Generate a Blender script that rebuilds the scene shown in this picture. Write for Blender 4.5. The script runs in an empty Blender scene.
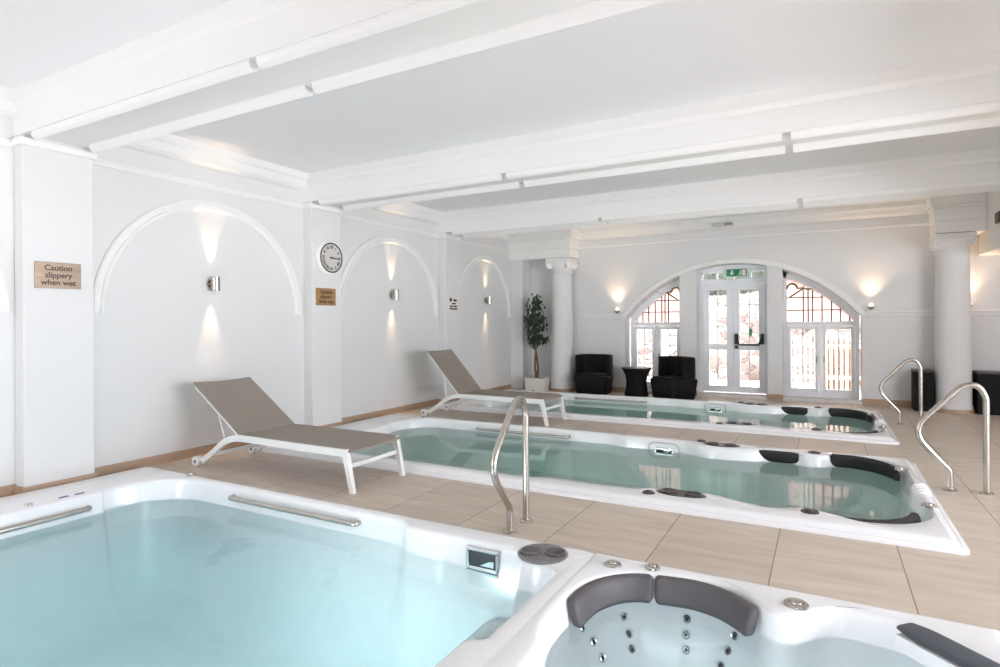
import bpy, bmesh, math, random
from mathutils import Vector, Matrix
random.seed(7)
PI = math.pi
scn = bpy.context.scene
COL = scn.collection

# ------------------------------------------------------------------ materials
def lin(c):
    out = []
    for v in c:
        v = v / 255.0
        out.append(v / 12.92 if v <= 0.04045 else ((v + 0.055) / 1.055) ** 2.4)
    return (out[0], out[1], out[2], 1.0)

def new_mat(name):
    m = bpy.data.materials.new(name)
    m.use_nodes = True
    nt = m.node_tree
    return m, nt, nt.nodes['Principled BSDF'], nt.nodes['Material Output']

def N(nt, kind, **kw):
    n = nt.nodes.new(kind)
    for k, v in kw.items():
        setattr(n, k, v)
    return n

def plain(name, rgb, rough=0.5, metal=0.0, var=0.06, scale=6.0, bump=0.0, bscale=60.0, spec=0.5, stretch=(1, 1, 1)):
    """procedural principled material: colour broken up by noise, optional fine bump"""
    m, nt, b, out = new_mat(name)
    tc = N(nt, 'ShaderNodeTexCoord')
    mp = N(nt, 'ShaderNodeMapping')
    mp.inputs['Scale'].default_value = stretch
    nt.links.new(tc.outputs['Object'], mp.inputs['Vector'])
    nz = N(nt, 'ShaderNodeTexNoise')
    nz.inputs['Scale'].default_value = scale
    nz.inputs['Detail'].default_value = 4
    nt.links.new(mp.outputs['Vector'], nz.inputs['Vector'])
    c = lin(rgb)
    r = N(nt, 'ShaderNodeValToRGB')
    r.color_ramp.elements[0].position = 0.3
    r.color_ramp.elements[1].position = 0.7
    r.color_ramp.elements[0].color = (c[0] * (1 - var), c[1] * (1 - var), c[2] * (1 - var), 1)
    r.color_ramp.elements[1].color = (min(1, c[0] * (1 + var)), min(1, c[1] * (1 + var)), min(1, c[2] * (1 + var)), 1)
    nt.links.new(nz.outputs['Fac'], r.inputs['Fac'])
    nt.links.new(r.outputs['Color'], b.inputs['Base Color'])
    b.inputs['Roughness'].default_value = rough
    b.inputs['Metallic'].default_value = metal
    b.inputs['Specular IOR Level'].default_value = spec
    if bump > 0:
        n2 = N(nt, 'ShaderNodeTexNoise')
        n2.inputs['Scale'].default_value = bscale
        n2.inputs['Detail'].default_value = 3
        nt.links.new(mp.outputs['Vector'], n2.inputs['Vector'])
        bp = N(nt, 'ShaderNodeBump')
        bp.inputs['Strength'].default_value = bump
        bp.inputs['Distance'].default_value = 0.01
        nt.links.new(n2.outputs['Fac'], bp.inputs['Height'])
        nt.links.new(bp.outputs['Normal'], b.inputs['Normal'])
    return m

M = {}
M['wall'] = plain('white_plaster', (224, 223, 222), 0.7, var=0.01, scale=1.5, bump=0.04, bscale=40, spec=0.25)
M['ceil'] = plain('white_ceiling_paint', (240, 240, 241), 0.8, var=0.008, scale=1.0, spec=0.2)
M['trim'] = plain('white_gloss_trim', (236, 235, 233), 0.5, var=0.01, scale=2.0, spec=0.3)
M['upvc'] = plain('white_window_frame', (238, 239, 242), 0.35, var=0.01, scale=3.0)
M['skirt'] = plain('tan_skirting_tile', (176, 150, 126), 0.45, var=0.08, scale=7, stretch=(1, 1, 5))
M['acrylic'] = plain('white_acrylic', (240, 239, 240), 0.16, var=0.015, scale=9)
M['steel'] = plain('brushed_steel', (196, 190, 182), 0.24, 1.0, var=0.05, scale=30)
M['chrome'] = plain('chrome', (215, 215, 215), 0.12, 1.0, var=0.02, scale=10)
M['grey_plastic'] = plain('grey_plastic', (124, 120, 122), 0.35, var=0.05, scale=30)
M['dark_plastic'] = plain('dark_brown_plastic', (62, 55, 53), 0.35, var=0.06, scale=30)
M['jet'] = plain('matt_black_board', (9, 9, 10), 0.6, var=0.1, spec=0.2)
M['cup_grey'] = plain('shiny_grey_cup', (96, 92, 94), 0.22, 0.3, var=0.05, scale=20)
M['black'] = plain('black_plastic', (22, 22, 23), 0.4, var=0.1, scale=20)
M['pillow_grey'] = plain('grey_headrest_foam', (88, 83, 85), 0.55, var=0.06, scale=12, bump=0.15, bscale=120)
M['pillow_dark'] = plain('charcoal_headrest_foam', (38, 35, 35), 0.6, var=0.08, scale=12, bump=0.15, bscale=120)
M['pillow_slate'] = plain('slate_headrest_foam', (74, 78, 86), 0.5, var=0.05, scale=12, bump=0.1, bscale=120)
M['wicker'] = None
M['white_metal'] = plain('white_powder_coat', (240, 239, 237), 0.35, var=0.01, scale=4)
M['brass'] = plain('aged_brass_plate', (172, 152, 134), 0.34, 0.75, var=0.1, scale=14, stretch=(1, 0.3, 3))
M['brass_warm'] = plain('warm_brass_plate', (192, 152, 106), 0.34, 0.7, var=0.1, scale=14, stretch=(1, 0.3, 3))
M['ink'] = plain('dark_engraved_ink', (66, 54, 46), 0.6, var=0.05)
M['ink_black'] = plain('black_print', (30, 30, 30), 0.6, var=0.05)
M['sign_white'] = plain('white_sign_plate', (228, 224, 216), 0.4, var=0.02)
M['clock_face'] = plain('grey_clock_face', (205, 201, 195), 0.5, var=0.02)
M['clock_rim'] = plain('dark_clock_rim', (70, 64, 60), 0.4, var=0.05)
M['green'] = plain('green_sign', (18, 128, 84), 0.4, var=0.03)
M['bark'] = plain('pale_bark', (128, 98, 78), 0.8, var=0.2, scale=14, bump=0.4, bscale=50, stretch=(1, 1, 0.3))
M['leaf'] = plain('dark_green_leaf', (38, 58, 40), 0.35, var=0.35, scale=9)
M['soil'] = plain('dark_soil', (58, 46, 38), 0.95, var=0.3, scale=40, bump=0.6, bscale=90)
M['hedge'] = plain('garden_leaf', (54, 57, 44), 0.6, var=0.3, scale=5)
M['lead'] = plain('dark_lead_came', (92, 74, 66), 0.6, var=0.1)
M['scroll'] = plain('olive_scroll_glass', (112, 100, 62), 0.5, var=0.2, scale=30)
M['fence_wood'] = plain('brown_fence_wood', (120, 88, 66), 0.8, var=0.2, scale=8, stretch=(6, 6, 0.6))
M['fence_white'] = plain('pale_picket', (226, 206, 190), 0.7, var=0.06, scale=8, stretch=(6, 6, 0.6))
M['sill'] = plain('pale_stone_sill', (222, 217, 211), 0.4, var=0.03, scale=8)
M['path'] = plain('pale_garden_paving', (196, 186, 176), 0.8, var=0.1, scale=5)
M['brown_box'] = plain('brown_box', (92, 72, 60), 0.5, var=0.1)
M['purple'] = plain('purple_badge', (92, 84, 150), 0.4, var=0.05)

def tiles():
    m, nt, b, out = new_mat('beige_floor_tile')
    tc = N(nt, 'ShaderNodeTexCoord')
    mp = N(nt, 'ShaderNodeMapping')
    TW, TH = 0.604, 1.208
    mp.inputs['Location'].default_value = (0.249 + TW * 40, -3.66 + TH * 20, 0)
    nt.links.new(tc.outputs['Object'], mp.inputs['Vector'])
    sx = N(nt, 'ShaderNodeSeparateXYZ')
    nt.links.new(mp.outputs['Vector'], sx.inputs[0])
    def joint(sock, size, half):
        d = N(nt, 'ShaderNodeMath', operation='DIVIDE'); d.inputs[1].default_value = size
        nt.links.new(sock, d.inputs[0])
        f = N(nt, 'ShaderNodeMath', operation='FRACT'); nt.links.new(d.outputs[0], f.inputs[0])
        s = N(nt, 'ShaderNodeMath', operation='SUBTRACT'); s.inputs[1].default_value = 0.5
        nt.links.new(f.outputs[0], s.inputs[0])
        a = N(nt, 'ShaderNodeMath', operation='ABSOLUTE'); nt.links.new(s.outputs[0], a.inputs[0])
        g = N(nt, 'ShaderNodeMath', operation='GREATER_THAN'); g.inputs[1].default_value = 0.5 - half / size
        nt.links.new(a.outputs[0], g.inputs[0])
        fl = N(nt, 'ShaderNodeMath', operation='FLOOR'); nt.links.new(d.outputs[0], fl.inputs[0])
        return g.outputs[0], fl.outputs[0]
    jx, ix = joint(sx.outputs['X'], TW, 0.0028)
    jy, iy = joint(sx.outputs['Y'], TH, 0.002)
    cb = N(nt, 'ShaderNodeCombineXYZ')
    nt.links.new(ix, cb.inputs[0]); nt.links.new(iy, cb.inputs[1])
    wn = N(nt, 'ShaderNodeTexWhiteNoise', noise_dimensions='3D')
    nt.links.new(cb.outputs[0], wn.inputs['Vector'])
    # soft veins running across the tile
    mp2 = N(nt, 'ShaderNodeMapping'); mp2.inputs['Scale'].default_value = (0.9, 5.0, 1)
    nt.links.new(tc.outputs['Object'], mp2.inputs['Vector'])
    add = N(nt, 'ShaderNodeVectorMath', operation='ADD')
    sc = N(nt, 'ShaderNodeVectorMath', operation='SCALE'); sc.inputs['Scale'].default_value = 9.0
    nt.links.new(wn.outputs['Color'], sc.inputs[0])
    nt.links.new(mp2.outputs[0], add.inputs[0]); nt.links.new(sc.outputs[0], add.inputs[1])
    nz = N(nt, 'ShaderNodeTexNoise'); nz.inputs['Scale'].default_value = 2.2; nz.inputs['Detail'].default_value = 7
    nz.inputs['Distortion'].default_value = 0.8
    nt.links.new(add.outputs[0], nz.inputs['Vector'])
    r = N(nt, 'ShaderNodeValToRGB')
    r.color_ramp.elements[0].position = 0.32; r.color_ramp.elements[0].color = lin((190, 174, 158))
    r.color_ramp.elements[1].position = 0.68; r.color_ramp.elements[1].color = lin((207, 192, 176))
    nt.links.new(nz.outputs['Fac'], r.inputs['Fac'])
    hs = N(nt, 'ShaderNodeHueSaturation')
    mr = N(nt, 'ShaderNodeMapRange'); mr.inputs['To Min'].default_value = 0.95; mr.inputs['To Max'].default_value = 1.05
    nt.links.new(wn.outputs['Value'], mr.inputs['Value']); nt.links.new(mr.outputs[0], hs.inputs['Value'])
    nt.links.new(r.outputs['Color'], hs.inputs['Color'])
    mx = N(nt, 'ShaderNodeMix', data_type='RGBA'); mx.inputs['B'].default_value = lin((122, 104, 90))
    nt.links.new(jx, mx.inputs['Factor']); nt.links.new(hs.outputs['Color'], mx.inputs['A'])
    mx2 = N(nt, 'ShaderNodeMix', data_type='RGBA'); mx2.inputs['B'].default_value = lin((196, 178, 160))  # grazing reflection painted into the cross joints as paler grout
    nt.links.new(jy, mx2.inputs['Factor']); nt.links.new(mx.outputs['Result'], mx2.inputs['A'])
    nt.links.new(mx2.outputs['Result'], b.inputs['Base Color'])
    b.inputs['Roughness'].default_value = 0.42
    b.inputs['Specular IOR Level'].default_value = 0.35
    return m
M['tile'] = tiles()

def wicker():
    m, nt, b, out = new_mat('black_woven_rattan')
    tc = N(nt, 'ShaderNodeTexCoord')
    w = N(nt, 'ShaderNodeTexWave', wave_type='BANDS', bands_direction='Z'); w.inputs['Scale'].default_value = 14
    w2 = N(nt, 'ShaderNodeTexWave', wave_type='BANDS', bands_direction='DIAGONAL'); w2.inputs['Scale'].default_value = 16
    nt.links.new(tc.outputs['Object'], w.inputs['Vector']); nt.links.new(tc.outputs['Object'], w2.inputs['Vector'])
    mu = N(nt, 'ShaderNodeMath', operation='MULTIPLY')
    nt.links.new(w.outputs['Fac'], mu.inputs[0]); nt.links.new(w2.outputs['Fac'], mu.inputs[1])
    r = N(nt, 'ShaderNodeValToRGB')
    r.color_ramp.elements[0].color = lin((14, 12, 11)); r.color_ramp.elements[1].color = lin((34, 28, 25))
    nt.links.new(mu.outputs[0], r.inputs['Fac']); nt.links.new(r.outputs['Color'], b.inputs['Base Color'])
    bp = N(nt, 'ShaderNodeBump'); bp.inputs['Strength'].default_value = 0.5; bp.inputs['Distance'].default_value = 0.01
    nt.links.new(mu.outputs[0], bp.inputs['Height']); nt.links.new(bp.outputs['Normal'], b.inputs['Normal'])
    b.inputs['Specular IOR Level'].default_value = 0.2
    b.inputs['Roughness'].default_value = 0.6
    return m
M['wicker'] = wicker()

def sling():
    m, nt, b, out = new_mat('taupe_sling_mesh')
    tc = N(nt, 'ShaderNodeTexCoord')
    w = N(nt, 'ShaderNodeTexWave', wave_type='BANDS', bands_direction='X'); w.inputs['Scale'].default_value = 90
    w2 = N(nt, 'ShaderNodeTexWave', wave_type='BANDS', bands_direction='Y'); w2.inputs['Scale'].default_value = 90
    nt.links.new(tc.outputs['Object'], w.inputs['Vector']); nt.links.new(tc.outputs['Object'], w2.inputs['Vector'])
    mu = N(nt, 'ShaderNodeMath', operation='MULTIPLY')
    nt.links.new(w.outputs['Fac'], mu.inputs[0]); nt.links.new(w2.outputs['Fac'], mu.inputs[1])
    r = N(nt, 'ShaderNodeValToRGB')
    r.color_ramp.elements[0].color = lin((138, 128, 118)); r.color_ramp.elements[1].color = lin((164, 153, 142))
    nt.links.new(mu.outputs[0], r.inputs['Fac']); nt.links.new(r.outputs['Color'], b.inputs['Base Color'])
    b.inputs['Roughness'].default_value = 0.7
    return m
M['sling'] = sling()

def water(name, absorb, density, bump, bscale, tint=(1, 1, 1, 1)):
    m, nt, b, out = new_mat(name)
    nt.nodes.remove(b)
    tc = N(nt, 'ShaderNodeTexCoord')
    mp = N(nt, 'ShaderNodeMapping'); mp.inputs['Scale'].default_value = (1.0, 1.7, 1)
    nt.links.new(tc.outputs['Object'], mp.inputs['Vector'])
    nz = N(nt, 'ShaderNodeTexNoise'); nz.inputs['Scale'].default_value = bscale; nz.inputs['Detail'].default_value = 2
    nz.inputs['Distortion'].default_value = 0.6
    nt.links.new(mp.outputs[0], nz.inputs['Vector'])
    bp = N(nt, 'ShaderNodeBump'); bp.inputs['Strength'].default_value = bump; bp.inputs['Distance'].default_value = 0.02
    nt.links.new(nz.outputs['Fac'], bp.inputs['Height'])
    fr = N(nt, 'ShaderNodeFresnel'); fr.inputs['IOR'].default_value = 1.33
    nt.links.new(bp.outputs['Normal'], fr.inputs['Normal'])
    tr = N(nt, 'ShaderNodeBsdfTransparent'); tr.inputs['Color'].default_value = tint
    gl = N(nt, 'ShaderNodeBsdfGlossy'); gl.inputs['Roughness'].default_value = 0.03
    nt.links.new(bp.outputs['Normal'], gl.inputs['Normal'])
    mx = N(nt, 'ShaderNodeMixShader')
    nt.links.new(fr.outputs[0], mx.inputs['Fac']); nt.links.new(tr.outputs[0], mx.inputs[1]); nt.links.new(gl.outputs[0], mx.inputs[2])
    nt.links.new(mx.outputs[0], out.inputs['Surface'])
    va = N(nt, 'ShaderNodeVolumeAbsorption')
    va.inputs['Color'].default_value = absorb; va.inputs['Density'].default_value = density
    nt.links.new(va.outputs[0], out.inputs['Volume'])
    return m
M['water_blue'] = water('turquoise_pool_water', (0.38, 0.88, 0.93, 1), 0.29, 0.2, 2.6)
M['water_clear'] = water('pale_blue_tub_water', (0.48, 0.88, 0.96, 1), 0.32, 0.10, 2.6)
M['water_green'] = water('green_grey_pool_water', (0.40, 0.80, 0.72, 1), 0.42, 0.05, 3.0)

def glass(name, color=(1, 1, 1, 1)):
    m, nt, b, out = new_mat(name)
    nt.nodes.remove(b)
    lw = N(nt, 'ShaderNodeFresnel'); lw.inputs['IOR'].default_value = 1.45
    tr = N(nt, 'ShaderNodeBsdfTransparent'); tr.inputs['Color'].default_value = color
    gl = N(nt, 'ShaderNodeBsdfGlossy'); gl.inputs['Roughness'].default_value = 0.02
    mx = N(nt, 'ShaderNodeMixShader')
    nt.links.new(lw.outputs[0], mx.inputs['Fac']); nt.links.new(tr.outputs[0], mx.inputs[1]); nt.links.new(gl.outputs[0], mx.inputs[2])
    nt.links.new(mx.outputs[0], out.inputs['Surface'])
    return m
M['glass'] = glass('clear_window_glass', (0.97, 0.98, 0.97, 1))

def frosted():
    m, nt, b, out = new_mat('pale_obscured_glass')
    nt.nodes.remove(b)
    tc = N(nt, 'ShaderNodeTexCoord')
    nz = N(nt, 'ShaderNodeTexNoise'); nz.inputs['Scale'].default_value = 5
    nt.links.new(tc.outputs['Object'], nz.inputs['Vector'])
    r = N(nt, 'ShaderNodeValToRGB')
    r.color_ramp.elements[0].color = lin((188, 170, 163)); r.color_ramp.elements[1].color = lin((202, 186, 180))
    nt.links.new(nz.outputs['Fac'], r.inputs['Fac'])
    tl = N(nt, 'ShaderNodeBsdfTranslucent'); nt.links.new(r.outputs[0], tl.inputs['Color'])
    tr = N(nt, 'ShaderNodeBsdfTransparent'); tr.inputs['Color'].default_value = lin((250, 238, 232))
    mx = N(nt, 'ShaderNodeMixShader'); mx.inputs['Fac'].default_value = 0.06
    nt.links.new(tl.outputs[0], mx.inputs[1]); nt.links.new(tr.outputs[0], mx.inputs[2])
    nt.links.new(mx.outputs[0], out.inputs['Surface'])
    return m
M['frosted'] = frosted()

def stone():
    m, nt, b, out = new_mat('pale_rubble_stone')
    tc = N(nt, 'ShaderNodeTexCoord')
    mp = N(nt, 'ShaderNodeMapping'); mp.inputs['Scale'].default_value = (4.2, 4.2, 8.0)
    nt.links.new(tc.outputs['Object'], mp.inputs['Vector'])
    nzv = N(nt, 'ShaderNodeTexNoise'); nzv.inputs['Scale'].default_value = 3
    nt.links.new(mp.outputs[0], nzv.inputs['Vector'])
    mixv = N(nt, 'ShaderNodeMix', data_type='VECTOR'); mixv.inputs['Factor'].default_value = 0.25
    nt.links.new(mp.outputs[0], mixv.inputs['A']); nt.links.new(nzv.outputs['Color'], mixv.inputs['B'])
    vo = N(nt, 'ShaderNodeTexVoronoi', feature='F1'); vo.inputs['Scale'].default_value = 1.0
    ve = N(nt, 'ShaderNodeTexVoronoi', feature='DISTANCE_TO_EDGE'); ve.inputs['Scale'].default_value = 1.0
    nt.links.new(mixv.outputs['Result'], vo.inputs['Vector']); nt.links.new(mixv.outputs['Result'], ve.inputs['Vector'])
    r = N(nt, 'ShaderNodeValToRGB')
    cr = r.color_ramp
    cr.elements[0].color = lin((112, 96, 90)); cr.elements[1].color = lin((176, 160, 152))
    e = cr.elements.new(0.35); e.color = lin((150, 134, 127))
    sp = N(nt, 'ShaderNodeSeparateColor'); nt.links.new(vo.outputs['Color'], sp.inputs[0])
    nt.links.new(sp.outputs[0], r.inputs['Fac'])
    st = N(nt, 'ShaderNodeMath', operation='LESS_THAN'); st.inputs[1].default_value = 0.03
    nt.links.new(ve.outputs['Distance'], st.inputs[0])
    mx = N(nt, 'ShaderNodeMix', data_type='RGBA'); mx.inputs['B'].default_value = lin((74, 66, 62))
    nt.links.new(st.outputs[0], mx.inputs['Factor']); nt.links.new(r.outputs[0], mx.inputs['A'])
    nt.links.new(mx.outputs['Result'], b.inputs['Base Color'])
    b.inputs['Roughness'].default_value = 0.9
    bp = N(nt, 'ShaderNodeBump'); bp.inputs['Strength'].default_value = 0.8; bp.inputs['Distance'].default_value = 0.04
    nt.links.new(ve.outputs['Distance'], bp.inputs['Height']); nt.links.new(bp.outputs['Normal'], b.inputs['Normal'])
    return m
M['stone'] = stone()

def lamp_mat(name, color, strength):
    m, nt, b, out = new_mat(name)
    nt.nodes.remove(b)
    e = N(nt, 'ShaderNodeEmission'); e.inputs['Color'].default_value = color; e.inputs['Strength'].default_value = strength
    nt.links.new(e.outputs[0], out.inputs['Surface'])
    return m
WARM = (1.0, 0.68, 0.42)
M['bulb'] = lamp_mat('warm_lamp_lens', (1.0, 0.8, 0.58, 1), 3.0)

# ------------------------------------------------------------------ mesh builder
class MB:
    def __init__(self):
        self.v = []; self.f = []
    def add(self, vs, fs):
        o = len(self.v)
        self.v += [tuple(p) for p in vs]
        self.f += [tuple(i + o for i in f) for f in fs]
        return self
    def box(self, x0, x1, y0, y1, z0, z1):
        vs = [(x0, y0, z0), (x1, y0, z0), (x1, y1, z0), (x0, y1, z0), (x0, y0, z1), (x1, y0, z1), (x1, y1, z1), (x0, y1, z1)]
        return self.add(vs, [(0, 3, 2, 1), (4, 5, 6, 7), (0, 1, 5, 4), (1, 2, 6, 5), (2, 3, 7, 6), (3, 0, 4, 7)])
    def loft(self, loops, cap0=True, cap1=True, closed=True):
        n = len(loops[0]); vs = []; fs = []
        for L in loops: vs += list(L)
        m = n if closed else n - 1
        for k in range(len(loops) - 1):
            for i in range(m):
                j = (i + 1) % n
                fs.append((k * n + i, k * n + j, (k + 1) * n + j, (k + 1) * n + i))
        if cap0: fs.append(tuple(reversed(range(n))))
        if cap1: fs.append(tuple((len(loops) - 1) * n + i for i in range(n)))
        return self.add(vs, fs)
    def prism(self, poly, axis, a, b):
        """poly in the two other axes, extruded along axis from a to b"""
        def P(p, t):
            return {'x': (t, p[0], p[1]), 'y': (p[0], t, p[1]), 'z': (p[0], p[1], t)}[axis]
        n = len(poly)
        vs = [P(p, a) for p in poly] + [P(p, b) for p in poly]
        fs = [tuple(range(n)), tuple(reversed(range(n, 2 * n)))]
        fs += [(i, i + n, (i + 1) % n + n, (i + 1) % n) for i in range(n)]
        return self.add(vs, fs)
    def lathe(self, prof, cx=0, cy=0, n=32, sx=1, sy=1, cap=True):
        loops = [[(cx + r * sx * math.cos(2 * PI * i / n), cy + r * sy * math.sin(2 * PI * i / n), z) for i in range(n)] for r, z in prof]
        return self.loft(loops, cap, cap)
    def tube(self, pts, r, n=10, cap=True):
        pts = [Vector(p) for p in pts]
        rs = r if isinstance(r, (list, tuple)) else [r] * len(pts)
        loops = []; up = None
        for i, p in enumerate(pts):
            t = (pts[min(i + 1, len(pts) - 1)] - pts[max(i - 1, 0)]).normalized()
            if up is None:
                up = Vector((0, 0, 1)) if abs(t.z) < 0.9 else Vector((1, 0, 0))
            up = (up - t * up.dot(t)).normalized()
            s = t.cross(up)
            loops.append([p + (s * math.cos(2 * PI * k / n) + up * math.sin(2 * PI * k / n)) * rs[i] for k in range(n)])
        return self.loft(loops, cap, cap)
    def sweep(self, path, prof, ends=0.6, endn=3):
        """prof: list of (side, up) offsets; horizontal path; ends rounded by shrinking the last sections"""
        path = [Vector(p) for p in path]
        cs = sum(p[0] for p in prof) / len(prof); cu = sum(p[1] for p in prof) / len(prof)
        loops = []; n = len(path)
        for i, p in enumerate(path):
            t = path[min(i + 1, n - 1)] - path[max(i - 1, 0)]
            t.z = 0; t.normalize()
            s = Vector((-t.y, t.x, 0))
            k = min(i, n - 1 - i)
            sc = 1.0 if k >= endn else ends + (1 - ends) * math.sin(PI / 2 * k / endn)
            loops.append([p + s * (cs + (a - cs) * sc) + Vector((0, 0, cu + (b - cu) * sc)) for a, b in prof])
        return self.loft(loops)
    def build(self, name, mat, parent=None, off=None, smooth=35, bev=0.0, recalc=True):
        me = bpy.data.meshes.new(name)
        off = Vector(off) if off is not None else Vector((0, 0, 0))
        me.from_pydata([Vector(p) - off for p in self.v], [], self.f)
        bm = bmesh.new(); bm.from_mesh(me)
        if recalc: bmesh.ops.recalc_face_normals(bm, faces=bm.faces)
        big = [f for f in bm.faces if len(f.verts) > 4]
        if big: bmesh.ops.triangulate(bm, faces=big, ngon_method='EAR_CLIP')
        bm.to_mesh(me); bm.free()
        me.materials.append(M[mat] if isinstance(mat, str) else mat)
        if smooth:
            me.polygons.foreach_set('use_smooth', [True] * len(me.polygons))
            me.set_sharp_from_angle(angle=math.radians(smooth))
        o = bpy.data.objects.new(name, me)
        COL.objects.link(o)
        if parent is not None: o.parent = parent
        elif off.length > 0: o.location = off
        if bev > 0:
            b = o.modifiers.new('bevel', 'BEVEL'); b.width = bev; b.segments = 2; b.limit_method = 'ANGLE'; b.angle_limit = math.radians(40)
        return o

def thing(name, label, cat, loc=(0, 0, 0), rz=0.0, group=None):
    o = bpy.data.objects.new(name, None)
    COL.objects.link(o)
    o.empty_display_size = 0.1
    o.location = loc; o.rotation_euler = (0, 0, rz)
    o['label'] = label; o['category'] = cat
    if group: o['group'] = group
    return o

def tag(o, label, cat, group=None):
    o['label'] = label; o['category'] = cat
    if group: o['group'] = group
    return o

def struct(o):
    o['kind'] = 'structure'
    return o

def copy_tree(o, parent=None):
    c = o.copy(); COL.objects.link(c)
    if parent is not None: c.parent = parent
    for ch in [x for x in bpy.data.objects if x.parent == o]:
        copy_tree(ch, c)
    return c

def catmull(pts, seg=8, closed=False):
    P = [Vector(p) for p in pts]; out = []; n = len(P)
    for i in range(n if closed else n - 1):
        a = P[(i - 1) % n] if closed else P[max(i - 1, 0)]
        b = P[i]; c = P[(i + 1) % n]
        d = P[(i + 2) % n] if closed else P[min(i + 2, n - 1)]
        for k in range(seg):
            t = k / seg
            out.append(0.5 * ((2 * b) + (c - a) * t + (2 * a - 5 * b + 4 * c - d) * t * t + (3 * b - a - 3 * c + d) * t ** 3))
    if not closed: out.append(P[-1])
    return out

def fillet(pts, r, seg=7):
    P = [Vector(p) for p in pts]; rs = r if isinstance(r, (list, tuple)) else [r] * len(P)
    out = [P[0]]
    for i in range(1, len(P) - 1):
        a = (P[i - 1] - P[i]).normalized(); b = (P[i + 1] - P[i]).normalized()
        ang = a.angle(b)
        d = min(rs[i] / math.tan(ang / 2), 0.49 * (P[i - 1] - P[i]).length, 0.49 * (P[i + 1] - P[i]).length)
        s = P[i] + a * d; e = P[i] + b * d
        for k in range(seg + 1):
            t = k / seg
            out.append(s * (1 - t) ** 2 + P[i] * 2 * t * (1 - t) + e * t * t)
    out.append(P[-1])
    return out

def text_mesh(name, body, size, mat, parent, mtx, ext=0.0008, align='CENTER', scale_x=1.0):
    c = bpy.data.curves.new(name, 'FONT')
    c.body = body; c.size = size; c.align_x = align; c.align_y = 'CENTER'; c.extrude = ext; c.space_line = 0.95; c.offset = size * 0.018
    t = bpy.data.objects.new(name, c)
    COL.objects.link(t)
    dg = bpy.context.evaluated_depsgraph_get()
    me = bpy.data.meshes.new_from_object(t.evaluated_get(dg))
    bpy.data.objects.remove(t)
    bpy.data.curves.remove(c)
    me.transform(Matrix.Diagonal((scale_x, 1, 1, 1)))
    me.transform(mtx)
    me.materials.clear(); me.materials.append(M[mat])
    o = bpy.data.objects.new(name, me); COL.objects.link(o); o.parent = parent
    return o

def rsq(cx, cy, w, d, r, z, n=8):
    """rounded square loop"""
    L = []
    for (sx, sy, a0) in ((1, 1, 0), (-1, 1, PI / 2), (-1, -1, PI), (1, -1, 1.5 * PI)):
        for k in range(n + 1):
            a = a0 + PI / 2 * k / n
            L.append((cx + sx * (w - r) + r * math.cos(a), cy + sy * (d - r) + r * math.sin(a), z))
    return L

# ------------------------------------------------------------------ room dimensions
WX = -5.42          # bay wall face
PX = -5.28          # pillar face
FY = 10.65          # far wall face
CZ = 3.06           # ceiling
GY = 10.97          # glazing plane
PILLARS = [(2.15, 2.64), (5.0, 5.48), (7.79, 8.22)]
RX = 4.9            # right aisle wall
BY = -3.4           # back wall
XC = -1.37          # arch centre

# pools, outer rims
PL = -5.258
P1 = (PL, 0.66, 0.72, 3.08)
P2 = (PL, 0.70, 4.06, 6.42)
P3 = (PL, 0.68, 7.35, 9.71)

# floor with the three pool pits left open
fl = MB()
e = 0.05
ys = [BY - 0.2]
for p in (P1, P2, P3): ys += [p[2] + e, p[3] - e]
ys.append(FY + 0.0)
for i in range(0, len(ys), 2):
    fl.box(WX - 0.2, RX + 0.2, ys[i], ys[i + 1], -0.12, 0.0)
for p in (P1, P2, P3):
    fl.box(WX - 0.2, p[0] + e, p[2] + e, p[3] - e, -0.12, 0.0)
    fl.box(p[1] - e, RX + 0.2, p[2] + e, p[3] - e, -0.12, 0.0)
struct(fl.build('floor', 'tile', smooth=0))

struct(MB().box(WX - 0.2, RX + 0.2, BY - 0.2, FY + 0.35, CZ, CZ + 0.2).build('ceiling', 'ceil', smooth=0))

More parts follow.
